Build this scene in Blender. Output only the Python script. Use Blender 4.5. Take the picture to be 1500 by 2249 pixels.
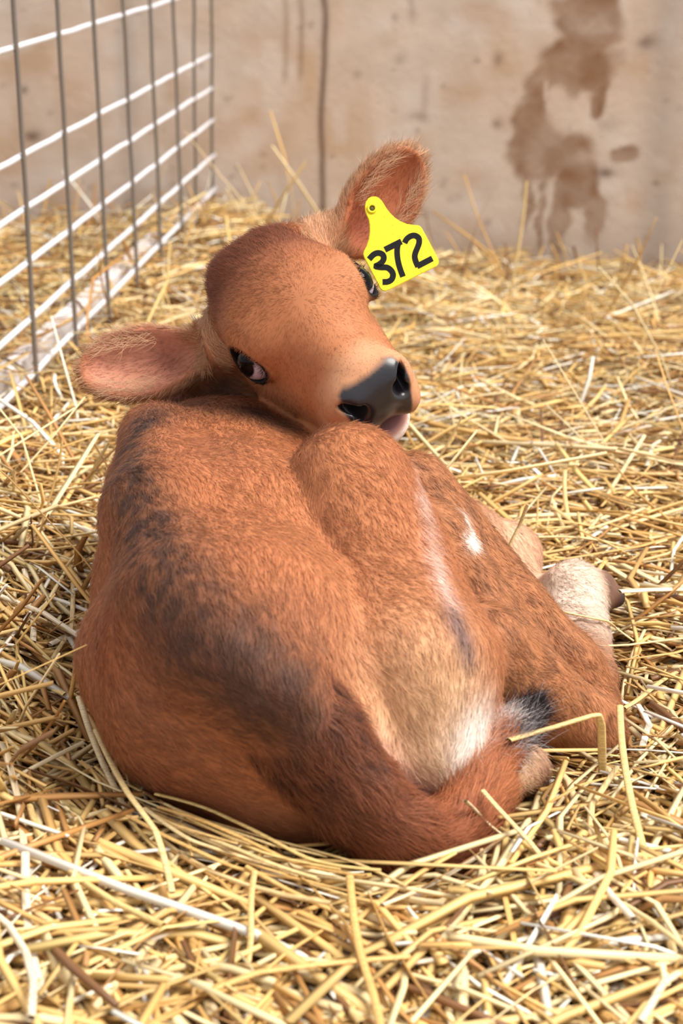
import bpy, bmesh, math
import numpy as np
from mathutils import Vector, Matrix

for o in list(bpy.data.objects):
    bpy.data.objects.remove(o, do_unlink=True)
SC = bpy.context.scene
COL = SC.collection
rng = np.random.default_rng(372)

# ------------------------------------------------------------------ camera
CAM_H, PITCH, FPX = 0.72, math.radians(17.0), 4200.0
cam_d = bpy.data.cameras.new('camera')
cam = bpy.data.objects.new('camera', cam_d)
COL.objects.link(cam)
cam.location = (0, 0, CAM_H)
cam.rotation_euler = (math.pi / 2 - PITCH, 0, 0)
cam_d.sensor_fit = 'HORIZONTAL'
cam_d.sensor_width = 24.0
cam_d.lens = 24.0 * FPX / 1500.0
cam_d.clip_start = 0.05
cam_d.dof.use_dof = True
cam_d.dof.focus_distance = 1.83
cam_d.dof.aperture_fstop = 7.5
SC.camera = cam

# ------------------------------------------------------------------ world and light
world = bpy.data.worlds.new('barn_daylight')
SC.world = world
world.use_nodes = True
bg = world.node_tree.nodes['Background']
bg.inputs['Color'].default_value = (0.96, 0.97, 1.0, 1)
bg.inputs['Strength'].default_value = 0.62
sun_d = bpy.data.lights.new('daylight', 'SUN')
sun = bpy.data.objects.new('daylight', sun_d)
COL.objects.link(sun)
sun_d.energy = 4.1
sun_d.angle = math.radians(35)
sun_d.color = (1.0, 0.955, 0.89)
sun_dir = Vector((-0.62, 0.12, -0.95)).normalized()      # direction the light travels
sun.rotation_euler = sun_dir.to_track_quat('-Z', 'Y').to_euler()
SC.view_settings.view_transform = 'Standard'
SC.view_settings.look = 'None'
SC.view_settings.gamma = 1.0
SC.view_settings.use_curve_mapping = False
SC.view_settings.exposure = 0.48

# ------------------------------------------------------------------ helpers
cp, sp = math.cos(PITCH), math.sin(PITCH)
R_ = np.array([1.0, 0, 0]); U_ = np.array([0, sp, cp]); F_ = np.array([0, cp, -sp]); C_ = np.array([0, 0, CAM_H])


def W(u, v, y):
    """world point seen at photo pixel (u, v) and standing at distance y"""
    d = F_ + R_ * (u - 750) / FPX + U_ * (1124.5 - v) / FPX
    return C_ + d * (y / d[1])


def lin(r, g, b):
    c = np.array([r, g, b]) / 255.0
    return np.where(c <= 0.04045, c / 12.92, ((c + 0.055) / 1.055) ** 2.4)


def unit(v):
    v = np.asarray(v, float)
    return v / np.linalg.norm(v)


_perm = np.random.default_rng(5).random(65536).astype(np.float32)


def vnoise(p, scale, seed=0):
    """smooth value noise in 0..1 for points (n, 3)"""
    q = np.asarray(p, np.float64) / scale + 100.0 + seed * 17.3
    i = np.floor(q).astype(np.int64); f = q - i
    f = f * f * (3 - 2 * f)
    out = 0
    for dx in (0, 1):
        for dy in (0, 1):
            for dz in (0, 1):
                h = ((i[:, 0] + dx) * 73856093 ^ (i[:, 1] + dy) * 19349663 ^ (i[:, 2] + dz) * 83492791) & 65535
                w = (f[:, 0] if dx else 1 - f[:, 0]) * (f[:, 1] if dy else 1 - f[:, 1]) * (f[:, 2] if dz else 1 - f[:, 2])
                out = out + w * _perm[h]
    return out


def tag(o, label, cat, group=None, kind=None):
    if label: o['label'] = label
    if cat: o['category'] = cat
    if group: o['group'] = group
    if kind: o['kind'] = kind
    return o


def link(o, parent=None):
    COL.objects.link(o)
    if parent is not None: o.parent = parent
    return o


def mesh_obj(name, verts, faces, mat=None, parent=None, smooth=True):
    me = bpy.data.meshes.new(name)
    me.from_pydata([tuple(v) for v in verts], [], [tuple(f) for f in faces])
    if smooth: me.polygons.foreach_set('use_smooth', [True] * len(me.polygons))
    if mat: me.materials.append(mat)
    return link(bpy.data.objects.new(name, me), parent)


def quads_mesh(name, V, Q, mat=None, parent=None, colors=None, smooth=True):
    """fast mesh of quads from numpy arrays, with an optional point colour attribute"""
    me = bpy.data.meshes.new(name)
    me.vertices.add(len(V)); me.vertices.foreach_set('co', np.ascontiguousarray(V, np.float32).ravel())
    n = Q.shape[1]
    me.loops.add(Q.size); me.loops.foreach_set('vertex_index', np.ascontiguousarray(Q, np.int32).ravel())
    me.polygons.add(len(Q))
    me.polygons.foreach_set('loop_start', np.arange(0, Q.size, n, dtype=np.int32))
    if smooth: me.polygons.foreach_set('use_smooth', np.ones(len(Q), bool))
    me.update(calc_edges=True)
    if colors is not None:
        a = me.color_attributes.new('Col', 'FLOAT_COLOR', 'POINT')
        c4 = np.ones((len(V), 4), np.float32); c4[:, :3] = colors
        a.data.foreach_set('color', c4.ravel())
    if mat: me.materials.append(mat)
    return link(bpy.data.objects.new(name, me), parent)


def new_mat(name, color=(0.8, 0.8, 0.8), rough=0.6, spec=0.3, attr=None, bump=None, coat=0.0, metallic=0.0):
    m = bpy.data.materials.new(name)
    m.use_nodes = True
    nt = m.node_tree; b = nt.nodes['Principled BSDF']
    b.inputs['Base Color'].default_value = (*color, 1)
    b.inputs['Roughness'].default_value = rough
    b.inputs['Specular IOR Level'].default_value = spec
    b.inputs['Metallic'].default_value = metallic
    b.inputs['Coat Weight'].default_value = coat
    if attr:
        a = nt.nodes.new('ShaderNodeAttribute'); a.attribute_name = attr
        nt.links.new(a.outputs['Color'], b.inputs['Base Color'])
    if bump:
        sc_, st, dist = bump
        tc = nt.nodes.new('ShaderNodeTexCoord')
        n = nt.nodes.new('ShaderNodeTexNoise'); n.inputs['Scale'].default_value = sc_; n.inputs['Detail'].default_value = 6
        nt.links.new(tc.outputs['Object'], n.inputs['Vector'])
        bp = nt.nodes.new('ShaderNodeBump'); bp.inputs['Strength'].default_value = st; bp.inputs['Distance'].default_value = dist
        nt.links.new(n.outputs['Fac'], bp.inputs['Height'])
        nt.links.new(bp.outputs['Normal'], b.inputs['Normal'])
    return m


def tube(path, radii, sides=8, caps=True):
    """verts and faces of a tube along a polyline"""
    path = np.asarray(path, float); n = len(path)
    radii = np.broadcast_to(radii, (n,))
    tang = np.gradient(path, axis=0)
    tang /= np.linalg.norm(tang, axis=1)[:, None]
    ref = np.array([0, 0, 1.0]) if abs(tang[0][2]) < 0.9 else np.array([1.0, 0, 0])
    V = []
    for i in range(n):
        a = unit(np.cross(tang[i], ref)); b = np.cross(tang[i], a)
        for k in range(sides):
            t = 2 * math.pi * k / sides
            V.append(path[i] + radii[i] * (a * math.cos(t) + b * math.sin(t)))
    Fc = [(i * sides + k, i * sides + (k + 1) % sides, (i + 1) * sides + (k + 1) % sides, (i + 1) * sides + k)
          for i in range(n - 1) for k in range(sides)]
    if caps:
        Fc.append(tuple(range(sides))[::-1]); Fc.append(tuple((n - 1) * sides + k for k in range(sides)))
    return V, Fc


# ------------------------------------------------------------------ setting: straw ground height
def ground(x, y):
    x = np.asarray(x, float); y = np.asarray(y, float)
    p = np.stack([x, y, 0 * x], 1)
    h = (vnoise(p, 0.22, 1) - 0.5) * 0.036 + (vnoise(p, 0.09, 2) - 0.5) * 0.030
    h = h - 0.015
    h = h + 0.075 * np.exp(-(((x + 0.46) / 0.16) ** 2 + ((y - 2.05) / 0.55) ** 2))      # heap between calf and panel
    h = h + 0.05 * np.exp(-(((x + 0.42) / 0.30) ** 2 + ((y - 4.3) / 0.7) ** 2))
    h = h - 0.075 * np.clip((y - 2.9) / 1.6, 0, 1) * np.clip((x + 0.25) / 0.6, 0, 1)
    h = h + 0.035 * np.exp(-((x + .47 - (y - 2.81) * .078) / .10) ** 2) * np.clip((y - 2.3) / .4, 0, 1)
    h = h + 0.02 * np.exp(-(((x + 0.15) / 0.3) ** 2 + ((y - 1.28) / 0.13) ** 2))
    return h


# ------------------------------------------------------------------ wall
WALL_A = np.array([-0.33, 4.80]); WALL_DIR = unit(np.array([1.0, -0.12]))
_px_s = 0.00112; _px_z = 0.00108


def build_wall():
    s = np.arange(-2.6, 2.6, 0.0075); z = np.arange(-0.15, 1.25, 0.0075)
    S, Z = np.meshgrid(s, z, indexing='ij')
    n0, n1 = S.shape
    S = S.ravel(); Z = Z.ravel()
    V = np.zeros((len(S), 3))
    V[:, 0] = WALL_A[0] + WALL_DIR[0] * S; V[:, 1] = WALL_A[1] + WALL_DIR[1] * S; V[:, 2] = Z
    u = 462 + S / _px_s; v = (0.556 - Z) / _px_z              # stain map over the wall face
    P2 = np.stack([u, v, 0 * u], 1)
    base = np.tile(lin(216, 199, 184), (len(S), 1))
    n_big = vnoise(P2, 150, 3); n_mid = vnoise(P2, 45, 4); n_f = vnoise(P2, 14, 5)
    base *= (0.86 + 0.16 * n_mid + 0.12 * (n_big - 0.3) + .08 * vnoise(P2, 22, 21))[:, None]
    tint = (np.clip((n_big - 0.42) * 2.2, 0, 1) * .30 + np.clip((vnoise(P2, 60, 22) - .58) * 4, 0, 1) * .38)[:, None]
    base = base * (1 - tint) + lin(198, 162, 126) * tint
    pale = (np.clip((vnoise(P2, 50, 23) - .62) * 4, 0, 1) * .35)[:, None]
    base = base * (1 - pale) + lin(232, 222, 214) * pale
    # grey vertical bands, among them painted-in right-edge shading and a wire's cast shadow
    for uc, wd, st in ((1452, 40, 0.35), (285, 26, 0.28), (60, 60, 0.10), (1010, 60, 0.05)):
        k = st * np.exp(-((u - uc) / wd) ** 2) * (0.7 + 0.6 * n_mid)
        base = base * (1 - k[:, None]) + lin(128, 118, 112) * k[:, None]
    # big brown splash with drips
    wu = u + (vnoise(P2, 40, 6) - 0.5) * 34 + (n_f - 0.5) * 12
    wv = v + (vnoise(P2, 40, 7) - 0.5) * 34
    f = np.zeros(len(S))
    for (a, b, ra, rb) in ((1285, 45, 66, 75), (1265, 140, 78, 62), (1205, 195, 46, 55), (1312, 200, 24, 60), (1168, 275, 44, 62),
                           (1188, 345, 56, 62), (1245, 340, 62, 40), (1275, 395, 48, 60), (1168, 440, 11, 75), (1243, 455, 20, 110),
                           (1310, 440, 22, 85), (1195, 455, 7, 90), (1372, 330, 26, 16), (1225, 520, 12, 50)):
        f = np.maximum(f, 1.25 - np.sqrt(((wu - a) / ra) ** 2 + ((wv - b) / rb) ** 2))
    for (a, b, ra, rb) in ((1237, 222, 24, 40), (1208, 205, 7, 22), (1272, 225, 8, 36)):
        f = np.minimum(f, np.sqrt(((wu - a) / ra) ** 2 + ((wv - b) / rb) ** 2) - 0.85)
    k = np.clip(f / 0.34, 0, 1) * (0.50 + 0.55 * vnoise(P2, 35, 24) + .25 * (n_f - .5))
    k = np.clip(k, 0, 1)[:, None]
    base = base * (1 - k) + lin(146, 110, 82) * k
    # runs of dirty water
    for uc, v0, v1, wd, st, cc in ((717, -600, 492, 6.5, 0.9, (92, 66, 52)), (632, -600, 195, 6, 0.55, (150, 118, 92)),
                                   (666, -600, 190, 6, 0.6, (140, 106, 80)), (905, -80, 60, 7, 0.4, (130, 105, 90)), (942, 150, 275, 9, 0.35, (150, 118, 92))):
        wob = uc + 4 * np.sin(v / 60.0) + (vnoise(P2 * [0, 1, 0], 60, 8) - 0.5) * 10 - (v - 240) * 0.012
        k = st * np.exp(-((u - wob) / wd) ** 2) * np.clip((v - v0) / 30, 0, 1) * np.clip((v1 - v) / 25, 0, 1)
        base = base * (1 - k[:, None]) + lin(*cc) * k[:, None]
    # spots
    rs = np.random.default_rng(9)
    spots = [(46, 207, 9, 10, .8), (68, 308, 20, 12, .85), (140, 470, 9, 9, .7), (1415, 90, 24, 18, .6), (1095, 130, 12, 17, .5), (1340, 378, 22, 13, .8),
             (1098, 270, 10, 10, .6), (930, 258, 28, 10, .45), (1050, 130, 7, 7, .4), (875, 42, 8, 8, .5), (690, 55, 7, 7, .5), (1080, 488, 8, 8, .5),
             (740, 350, 6, 6, .5), (940, 470, 16, 12, .4), (275, 465, 10, 12, .5), (505, 220, 9, 7, .4), (530, 380, 9, 9, .4), (585, 345, 7, 7, .4)]
    for _ in range(170):
        r = rs.uniform(2.5, 7) * (1 + 1.2 * (rs.random() < 0.12))
        spots.append((rs.uniform(-300, 2600), rs.uniform(-300, 600), r * rs.uniform(.8, 1.6), r, rs.uniform(.15, .55)))
    for a, b, ra, rb, st in spots:
        sel = np.abs(u - a) < 3 * ra + 20
        sel &= np.abs(v - b) < 3 * rb + 20
        d = ((wu[sel] - a - (wu[sel] - u[sel]) * 0.6) / ra) ** 2 + ((wv[sel] - b - (wv[sel] - v[sel]) * 0.6) / rb) ** 2
        k = (st * np.exp(-d))[:, None]
        base[sel] = base[sel] * (1 - k) + lin(100, 76, 66) * k
    # stained foot of the wall
    k = (np.clip((v - 470) / 160, 0, 1) * 0.35 * (0.5 + n_mid))[:, None]
    base = base * (1 - k) + lin(150, 120, 96) * k
    I = np.arange(n0 * n1).reshape(n0, n1)
    Q = np.stack([I[:-1, :-1].ravel(), I[1:, :-1].ravel(), I[1:, 1:].ravel(), I[:-1, 1:].ravel()], 1)
    m = new_mat('concrete', rough=0.9, spec=0.15, attr='Col', bump=(55, 0.35, 0.004))
    w = quads_mesh('wall_back', V, Q, m, colors=base, smooth=False)
    w['kind'] = 'structure'; w['label'] = 'stained pale concrete wall with brown splash and drips'
    # the body of the wall behind its face, and its cap
    t = np.array([-WALL_DIR[1], WALL_DIR[0]]) * 0.2
    a = WALL_A + WALL_DIR * -2.6; b = WALL_A + WALL_DIR * 2.594
    q = [(*a, -.15), (*b, -.15), (*(b + t), -.15), (*(a + t), -.15), (*a, 1.244), (*b, 1.244), (*(b + t), 1.244), (*(a + t), 1.244)]
    mesh_obj('wall_core', q, [(1, 2, 6, 5), (2, 3, 7, 6), (3, 0, 4, 7), (4, 5, 6, 7)], new_mat('concrete_plain', lin(196, 176, 155), 0.9, 0.15), w, False)


def build_floor():
    x = np.arange(-3.0, 2.3, 0.03); y = np.arange(-0.6, 4.95, 0.03)
    X, Y = np.meshgrid(x, y, indexing='ij'); sh = X.shape
    z = ground(X.ravel(), Y.ravel()) - 0.012
    I = np.arange(X.size).reshape(sh)
    Q = np.stack([I[:-1, :-1].ravel(), I[1:, :-1].ravel(), I[1:, 1:].ravel(), I[:-1, 1:].ravel()], 1)
    m = new_mat('trodden_straw', lin(150, 108, 62), 0.9, 0.1, bump=(120, 1.0, 0.01))
    nt = m.node_tree; b = nt.nodes['Principled BSDF']
    tc = nt.nodes.new('ShaderNodeTexCoord'); n = nt.nodes.new('ShaderNodeTexNoise'); n.inputs['Scale'].default_value = 60
    cr = nt.nodes.new('ShaderNodeValToRGB')
    cr.color_ramp.elements[0].color = (*lin(70, 44, 26), 1); cr.color_ramp.elements[0].position = 0.35
    cr.color_ramp.elements[1].color = (*lin(178, 134, 80), 1); cr.color_ramp.elements[1].position = 0.65
    nt.links.new(tc.outputs['Object'], n.inputs['Vector']); nt.links.new(n.outputs['Fac'], cr.inputs['Fac']); nt.links.new(cr.outputs['Color'], b.inputs['Base Color'])
    f = quads_mesh('floor', np.stack([X.ravel(), Y.ravel(), z], 1), Q, m)
    f['kind'] = 'structure'; f['label'] = 'trodden bedding floor under the loose straw'


build_wall()
build_floor()


# ------------------------------------------------------------------ wire panel
FA = np.array([-0.470, 2.81]); FSTEP = np.array([0.151, 1.94]) / 7.0


WIRES = []; BOARD = {}


def build_fence():
    root = link(bpy.data.objects.new('wire_panel', None))
    root.location = (FA[0], FA[1], 0)
    tag(root, 'welded wire livestock panel running back to the concrete wall', 'fence panel')
    m_v = new_mat('galvanised_wire_shaded', lin(122, 112, 102), 0.6, 0.3, metallic=0.1, bump=(300, .4, .001))  # upright wires: their shaded look is put into a darker colour
    m_h = new_mat('galvanised_wire_lit', lin(226, 226, 232), 0.42, 0.5, metallic=0.15, bump=(300, .3, .001))  # horizontal wires: light from above is put into a paler colour
    rs = np.random.default_rng(4)
    for n in range(-3, 8):
        p = FSTEP * n; zs = np.linspace(-0.05, 1.0, 14)
        lean = -0.016 if n < 6 else 0.012
        pts = [(p[0] + 0.0055 + lean * (0.5 - z) * -1 + rs.normal(0, .0007), p[1] + rs.normal(0, .0007), z + 0.012 * n * .277) for z in zs]
        WIRES.append((np.array(pts) + [FA[0], FA[1], 0], .0038))
        V, Fc = tube(pts, 0.0038, 8)
        mesh_obj('vertical_wire', V, Fc, m_v, root)
    for z in (0.005, 0.078, 0.160, 0.244, 0.322, 0.400, 0.554, 0.71, 0.87, 0.985):
        pts = []
        for k in np.linspace(-3.2, 7.08, 32):
            p = FSTEP * k
            pts.append((p[0] - 0.016 * (0.5 - z) * -1 + rs.normal(0, .0006) - 0.0015, p[1], z + 0.012 * k * .277 + rs.normal(0, .0006)))
        WIRES.append((np.array(pts) + [FA[0], FA[1], 0], .0048))
        V, Fc = tube(pts, 0.0048, 8)
        mesh_obj('horizontal_wire', V, Fc, m_h, root)
    # pale board along the foot of the panel
    d = unit(np.array([*FSTEP, 0])); side = np.array([-d[1], d[0], 0])
    a = np.array([*FA, 0]) + np.array([*FSTEP, 0]) * -1.5 - side * -0.03; L = np.linalg.norm(FSTEP) * 8.3
    BOARD.update(a=a, d=d, side=side, L=L)
    bm = bmesh.new()
    bmesh.ops.create_cube(bm, size=1.0)
    for v in bm.verts:
        c = v.co.copy()
        p = a + d * (c.x + .5) * L + side * (c.y * 0.03 + 0.028) + np.array([0, 0, 0.035 + c.z * 0.075])
        v.co = p
    bmesh.ops.bevel(bm, geom=bm.edges[:], offset=0.006, segments=2, affect='EDGES')
    me = bpy.data.meshes.new('board'); bm.to_mesh(me); bm.free()
    me.materials.append(new_mat('pale_board', lin(226, 218, 216), 0.7, 0.2, bump=(40, .3, .002)))
    o = link(bpy.data.objects.new('board', me))
    tag(o, 'pale board half buried in straw along the foot of the wire panel', 'board')


build_fence()

# ------------------------------------------------------------------ calf: signed distance body
# head frame: forward (muzzle), right (towards the tagged ear), up (forehead)
def cam_vec(r, u, n):
    return R_ * r + U_ * u - F_ * n


HF = unit(cam_vec(.544, -.567, .616)); HR = cam_vec(.797, .579, -.170); HR = unit(HR - HF * HR.dot(HF)); HU = np.cross(HF, HR)
if HU.dot(-F_) < 0: HU = -HU
HO = W(671, 712, 1.862)


def Hd(f, r, u):
    return HO + HF * f + HR * r + HU * u


def Hv(f, r, u):
    return HF * f + HR * r + HU * u


PRIMS = []     # (kind, group, blend, data)


def cone(g, a, b, ra, rb, k=0.02):
    PRIMS.append(('cone', g, k, (np.asarray(a), np.asarray(b), ra, rb)))


def ell(g, c, axes, radii, k=0.02):
    ax = np.array([unit(a) for a in axes])
    PRIMS.append(('ell', g, k, (np.asarray(c), ax, np.asarray(radii, float))))


def cut(g, c, axes, radii, k=0.004):
    ax = np.array([unit(a) for a in axes])
    PRIMS.append(('cut', g, k, (np.asarray(c), ax, np.asarray(radii, float))))


def ring(g, c, n, R, r, k=0.004, sx=None, q=1.0):
    PRIMS.append(('ring', g, k, (np.asarray(c), unit(n), R, r, None if sx is None else unit(sx), q)))


def prim_d(p, X, Y, Z):
    kind, g, k, D = p
    if kind == 'cone':
        a, b, ra, rb = D; ab = b - a
        t = ((X - a[0]) * ab[0] + (Y - a[1]) * ab[1] + (Z - a[2]) * ab[2]) / ab.dot(ab)
        t = np.clip(t, 0, 1)
        return np.sqrt((X - a[0] - ab[0] * t) ** 2 + (Y - a[1] - ab[1] * t) ** 2 + (Z - a[2] - ab[2] * t) ** 2) - (ra + (rb - ra) * t)
    if kind in ('ell', 'cut'):
        c, ax, r = D; k0 = 0; k1 = 0
        for i in range(3):
            q = ((X - c[0]) * ax[i][0] + (Y - c[1]) * ax[i][1] + (Z - c[2]) * ax[i][2])
            k0 = k0 + (q / r[i]) ** 2; k1 = k1 + (q / r[i] ** 2) ** 2
        k0 = np.sqrt(k0); k1 = np.sqrt(k1) + 1e-9
        return k0 * (k0 - 1) / k1
    if kind == 'ring':
        c, n, R, r, sx, q = D
        dx, dy, dz = X - c[0], Y - c[1], Z - c[2]
        h = dx * n[0] + dy * n[1] + dz * n[2]
        if sx is None:
            rad = np.sqrt(np.maximum(dx * dx + dy * dy + dz * dz - h * h, 0))
        else:
            sy = np.cross(n, sx)
            a = dx * sx[0] + dy * sx[1] + dz * sx[2]; b = (dx * sy[0] + dy * sy[1] + dz * sy[2]) / q
            rad = np.sqrt(a * a + b * b)
        return np.sqrt((rad - R) ** 2 + h * h) - r


def prim_box(p, m):
    kind, g, k, D = p
    if kind == 'cone':
        a, b, ra, rb = D; r = max(ra, rb)
        return np.minimum(a, b) - r - m, np.maximum(a, b) + r + m
    if kind == 'ring':
        return D[0] - D[2] - D[3] - m, D[0] + D[2] + D[3] + m
    e = np.sqrt(((D[1] * D[2][:, None]) ** 2).sum(0))
    return D[0] - e - m, D[0] + e + m


def combine(F, d, kind, k):
    if kind == 'cut':
        d = -d
        h = np.maximum(k - np.abs(F - d), 0) / k
        return np.maximum(F, d) + h * h * k * 0.25
    h = np.maximum(k - np.abs(F - d), 0) / k
    return np.minimum(F, d) - h * h * k * 0.25


def define_calf():
    # ---- trunk
    A = W(512, 1140, 1.85); B = W(520, 1300, 1.66); Cc = W(520, 1480, 1.49); Dd = W(660, 1640, 1.455)
    cone('body', A, B, .119, .119, .03); cone('body', B, Cc, .119, .110, .05); cone('body', Cc, Dd, .108, .086, .05)
    ell('body', W(455, 1085, 1.90), [(1, 0, 0), (0, 1, 0), (0, 0, 1)], [.098, .09, .085], .05)       # shoulder
    # spine ridge
    sp_pts = [W(330, 950, 1.82), W(325, 1120, 1.605), W(385, 1320, 1.45), W(480, 1425, 1.392), W(600, 1525, 1.362)]
    for i in range(4):
        cone('body', sp_pts[i], sp_pts[i + 1], .026, .026, .05)
    ell('body', W(265, 1440, 1.53), [(1, 0, 0), (0, 1, 0), (0, 0, 1)], [.036, .05, .045], .03)          # point of hip
    # ---- raised thigh
    cone('body', W(768, 1072, 1.662), W(895, 1480, 1.50), .058, .078, .010)
    cone('body', W(880, 1500, 1.49), W(930, 1640, 1.46), .072, .05, .03)
    # ---- shank, hock
    cone('leg', W(905, 1085, 1.72), W(1235, 1470, 1.68), .040, .034, .016)
    cone('leg', W(1235, 1470, 1.68), W(1290, 1540, 1.67), .034, .030, .02)
    cone('leg', W(1060, 1440, 1.57), W(1290, 1610, 1.60), .046, .032, .016)
    cone('leg', W(1290, 1610, 1.60), W(1322, 1600, 1.70), .030, .022, .02)
    cone('leg', W(945, 1190, 1.655), W(1110, 1440, 1.625), .036, .040, .02)
    # ---- cannon and hoof lying forward
    cone('leg', W(1300, 1500, 1.74), W(1262, 1400, 1.84), .026, .030, .02)
    cone('leg', W(1262, 1400, 1.84), W(1258, 1312, 1.905), .032, .036, .02)
    cone('leg', W(1258, 1305, 1.905), W(1308, 1300, 1.92), .033, .022, .012)
    cone('hoof', W(1322, 1300, 1.918), W(1350, 1312, 1.918), .0215, .012, .006)
    # ---- folded foreleg behind
    cone('leg', W(800, 1170, 1.88), W(1000, 1185, 1.95), .055, .042, .02)
    cone('leg', W(1000, 1185, 1.95), W(1110, 1225, 1.98), .042, .036, .02)
    cone('leg', W(1110, 1225, 1.98), W(1135, 1275, 1.94), .034, .024, .02)
    # ---- tucked far hind foot
    cone('leg', W(1000, 1735, 1.46), W(1150, 1688, 1.50), .030, .022, .012)
    # ---- tail
    tl = TAIL
    for i in range(len(tl) - 1):
        cone('tail', tl[i][0], tl[i + 1][0], tl[i][1], tl[i + 1][1], (.05, .035, .022)[i] if i < 3 else .014)
    # ---- neck
    cone('body', W(430, 1010, 1.98), W(515, 850, 2.015), .072, .062, .03)
    cone('body', W(515, 850, 2.015), Hd(-.06, 0, -.05), .062, .052, .02)
    cone('body', W(590, 1055, 1.91), W(690, 1070, 1.80), .05, .045, .03)
    # ---- head
    cone('head', Hd(-.075, 0, -.004), Hd(-.02, 0, .000), .054, .060, .02)
    ell('head', Hd(-.03, 0, .006), [HF, HR, HU], [.080, .071, .050], .02)
    for s in (-1, 1):
        ell('head', Hd(-.008, s * .046, .018), [HF, HR, HU], [.036, .025, .022], .02)      # brow
        ell('head', Hd(-.022, s * .036, -.050), [HF, HR, HU], [.066, .034, .048], .012)    # cheek
        ell('head', Hd(.045, s * .026, -.036), [HF, HR, HU], [.060, .030, .034], .025)     # side of the face
        ell('head', Hd(-.088, s * .022, .022), [HF, HR, HU], [.026, .024, .020], .02)      # poll bumps
    cone('head', Hd(.0, 0, -.002), Hd(.092, 0, -.010), .051, .034, .02)                     # nose bridge
    cone('head', Hd(-.055, 0, -.070), Hd(.080, 0, -.060), .046, .028, .008)                 # jaw
    ell('head', Hd(.101, 0, -.022), [HF, HR, HU], [.030, .041, .036], .015)               # muzzle
    for s in (-1, 1):
        ell('head', Hd(.108, s * .024, -.012), [HF, HR, HU], [.022, .022, .026], .012)     # nostril wings
        ell('head', Hd(.100, s * .028, -.043), [HF, HR, HU], [.031, .021, .023], .012)     # upper lip
    ell('head', Hd(.096, 0, -.074), [HF, HR, HU], [.031, .033, .017], .006)               # chin
    # mouth line
    cut('head', Hd(.113, 0, -.0605), [HF, HR, HU + .10 * HF], [.034, .050, .0026], .005)
    # nostrils: a comma each
    for s in (-1, 1):
        n = unit(Hv(.8, s * .55, .2))
        cut('head', Hd(.125, s * .0240, -.014), [unit(Hv(-.15, s * .35, -.85)), unit(Hv(.2, s * .7, .3)), n], [.0120, .0068, .016], .005)
        cut('head', Hd(.123, s * .0300, -.002), [unit(Hv(-.5, s * .5, .6)), unit(Hv(.2, s * .6, -.5)), n], [.012, .0042, .011], .004)
    # eyes
    for s in (-1, 1):
        e = EYES[s]
        ring('head', e['c'] + e['n'] * .0100, e['n'], .0206, .0052, .007, e['x'], .70)
        cut('head', e['c'] + e['n'] * .014, [e['x'], np.cross(e['n'], e['x']), e['n']], [.0212, .0140, .021], .003)
    # ears
    for ea in EARS:
        c, L, Wd, N = ea['c'], ea['L'], ea['W'], ea['N']
        cone('ear', ea['root'] - N * .006, c - L * .034 - N * .012, .029, .021, .02)
        ell('ear', c, [L, Wd, N], [.066, ea['hw'], .020], .014)
        cut('ear', c + N * .0215 + L * .006, [L, Wd, N], [.062, ea['hw'] - .004, .034], .008)
        cut('ear', c + N * .024 - L * .052, [L, Wd, N], [.034, .020, .024], .012)
        cut('ear', c + N * .012 - L * .030, [L, Wd, N], [.030, .014, .020], .014)


def eye_frame(s):
    c = Hd(-.001, -.0585, -.003) if s < 0 else Hd(-.004, .0625, .001)
    n = unit(Hv(.30, s * .86, .36)) if s < 0 else unit(Hv(.30, .78, .52))
    x = Hv(.86, 0, -.34); x = unit(x - n * x.dot(n))
    return dict(c=c, n=n, x=x)


EYES = {-1: eye_frame(-1), 1: eye_frame(1)}


def ear_frame(root, tip, base, n, hw):
    L = unit(tip - base); N = unit(n - L * L.dot(n)); Wd = np.cross(N, L)
    return dict(root=root, c=(tip + base) / 2, L=L, W=Wd, N=N, hw=hw)


EARS = [
    ear_frame(Hd(-.075, -.058, -.022), W(180, 818, 1.93), W(440, 778, 1.945), cam_vec(-.05, .28, .95), .040),
    ear_frame(Hd(-.085, .050, .002), W(905, 345, 1.99), W(768, 545, 1.955), cam_vec(.62, .10, .78), .040),
]
TAIL = [(W(600, 1530, 1.40), .026), (W(690, 1640, 1.375), .026), (W(775, 1745, 1.360), .027), (W(860, 1825, 1.357), .028), (W(935, 1862, 1.372), .027),
        (W(1005, 1825, 1.395), .025), (W(1045, 1745, 1.425), .024), (W(1075, 1660, 1.455), .019), (W(1110, 1600, 1.48), .014), (W(1165, 1560, 1.50), .008)]
define_calf()


def axis_grid(lo, hi, flo, fhi, coarse, fine):
    a = np.arange(lo, flo, coarse); b = np.arange(flo, fhi, fine); c = np.arange(fhi, hi + coarse, coarse)
    return np.concatenate([a, b, c]).astype(np.float32)


GX = axis_grid(-.31, .37, -.285, .105, .005, .0022)
GY = axis_grid(1.26, 2.16, 1.755, 2.04, .005, .0022)
GZ = axis_grid(-.06, .53, .225, .52, .005, .0022)


def eval_grid():
    F = np.full((len(GX), len(GY), len(GZ)), .08, np.float32)
    for p in PRIMS:
        lo, hi = prim_box(p, .045 if p[0] != 'cut' else .012)
        i0, i1 = np.searchsorted(GX, [lo[0], hi[0]]); j0, j1 = np.searchsorted(GY, [lo[1], hi[1]]); k0, k1 = np.searchsorted(GZ, [lo[2], hi[2]])
        if i1 <= i0 or j1 <= j0 or k1 <= k0: continue
        d = prim_d(p, GX[i0:i1, None, None], GY[None, j0:j1, None], GZ[None, None, k0:k1]).astype(np.float32)
        F[i0:i1, j0:j1, k0:k1] = combine(F[i0:i1, j0:j1, k0:k1], d, p[0], p[2])
    return F


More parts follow.
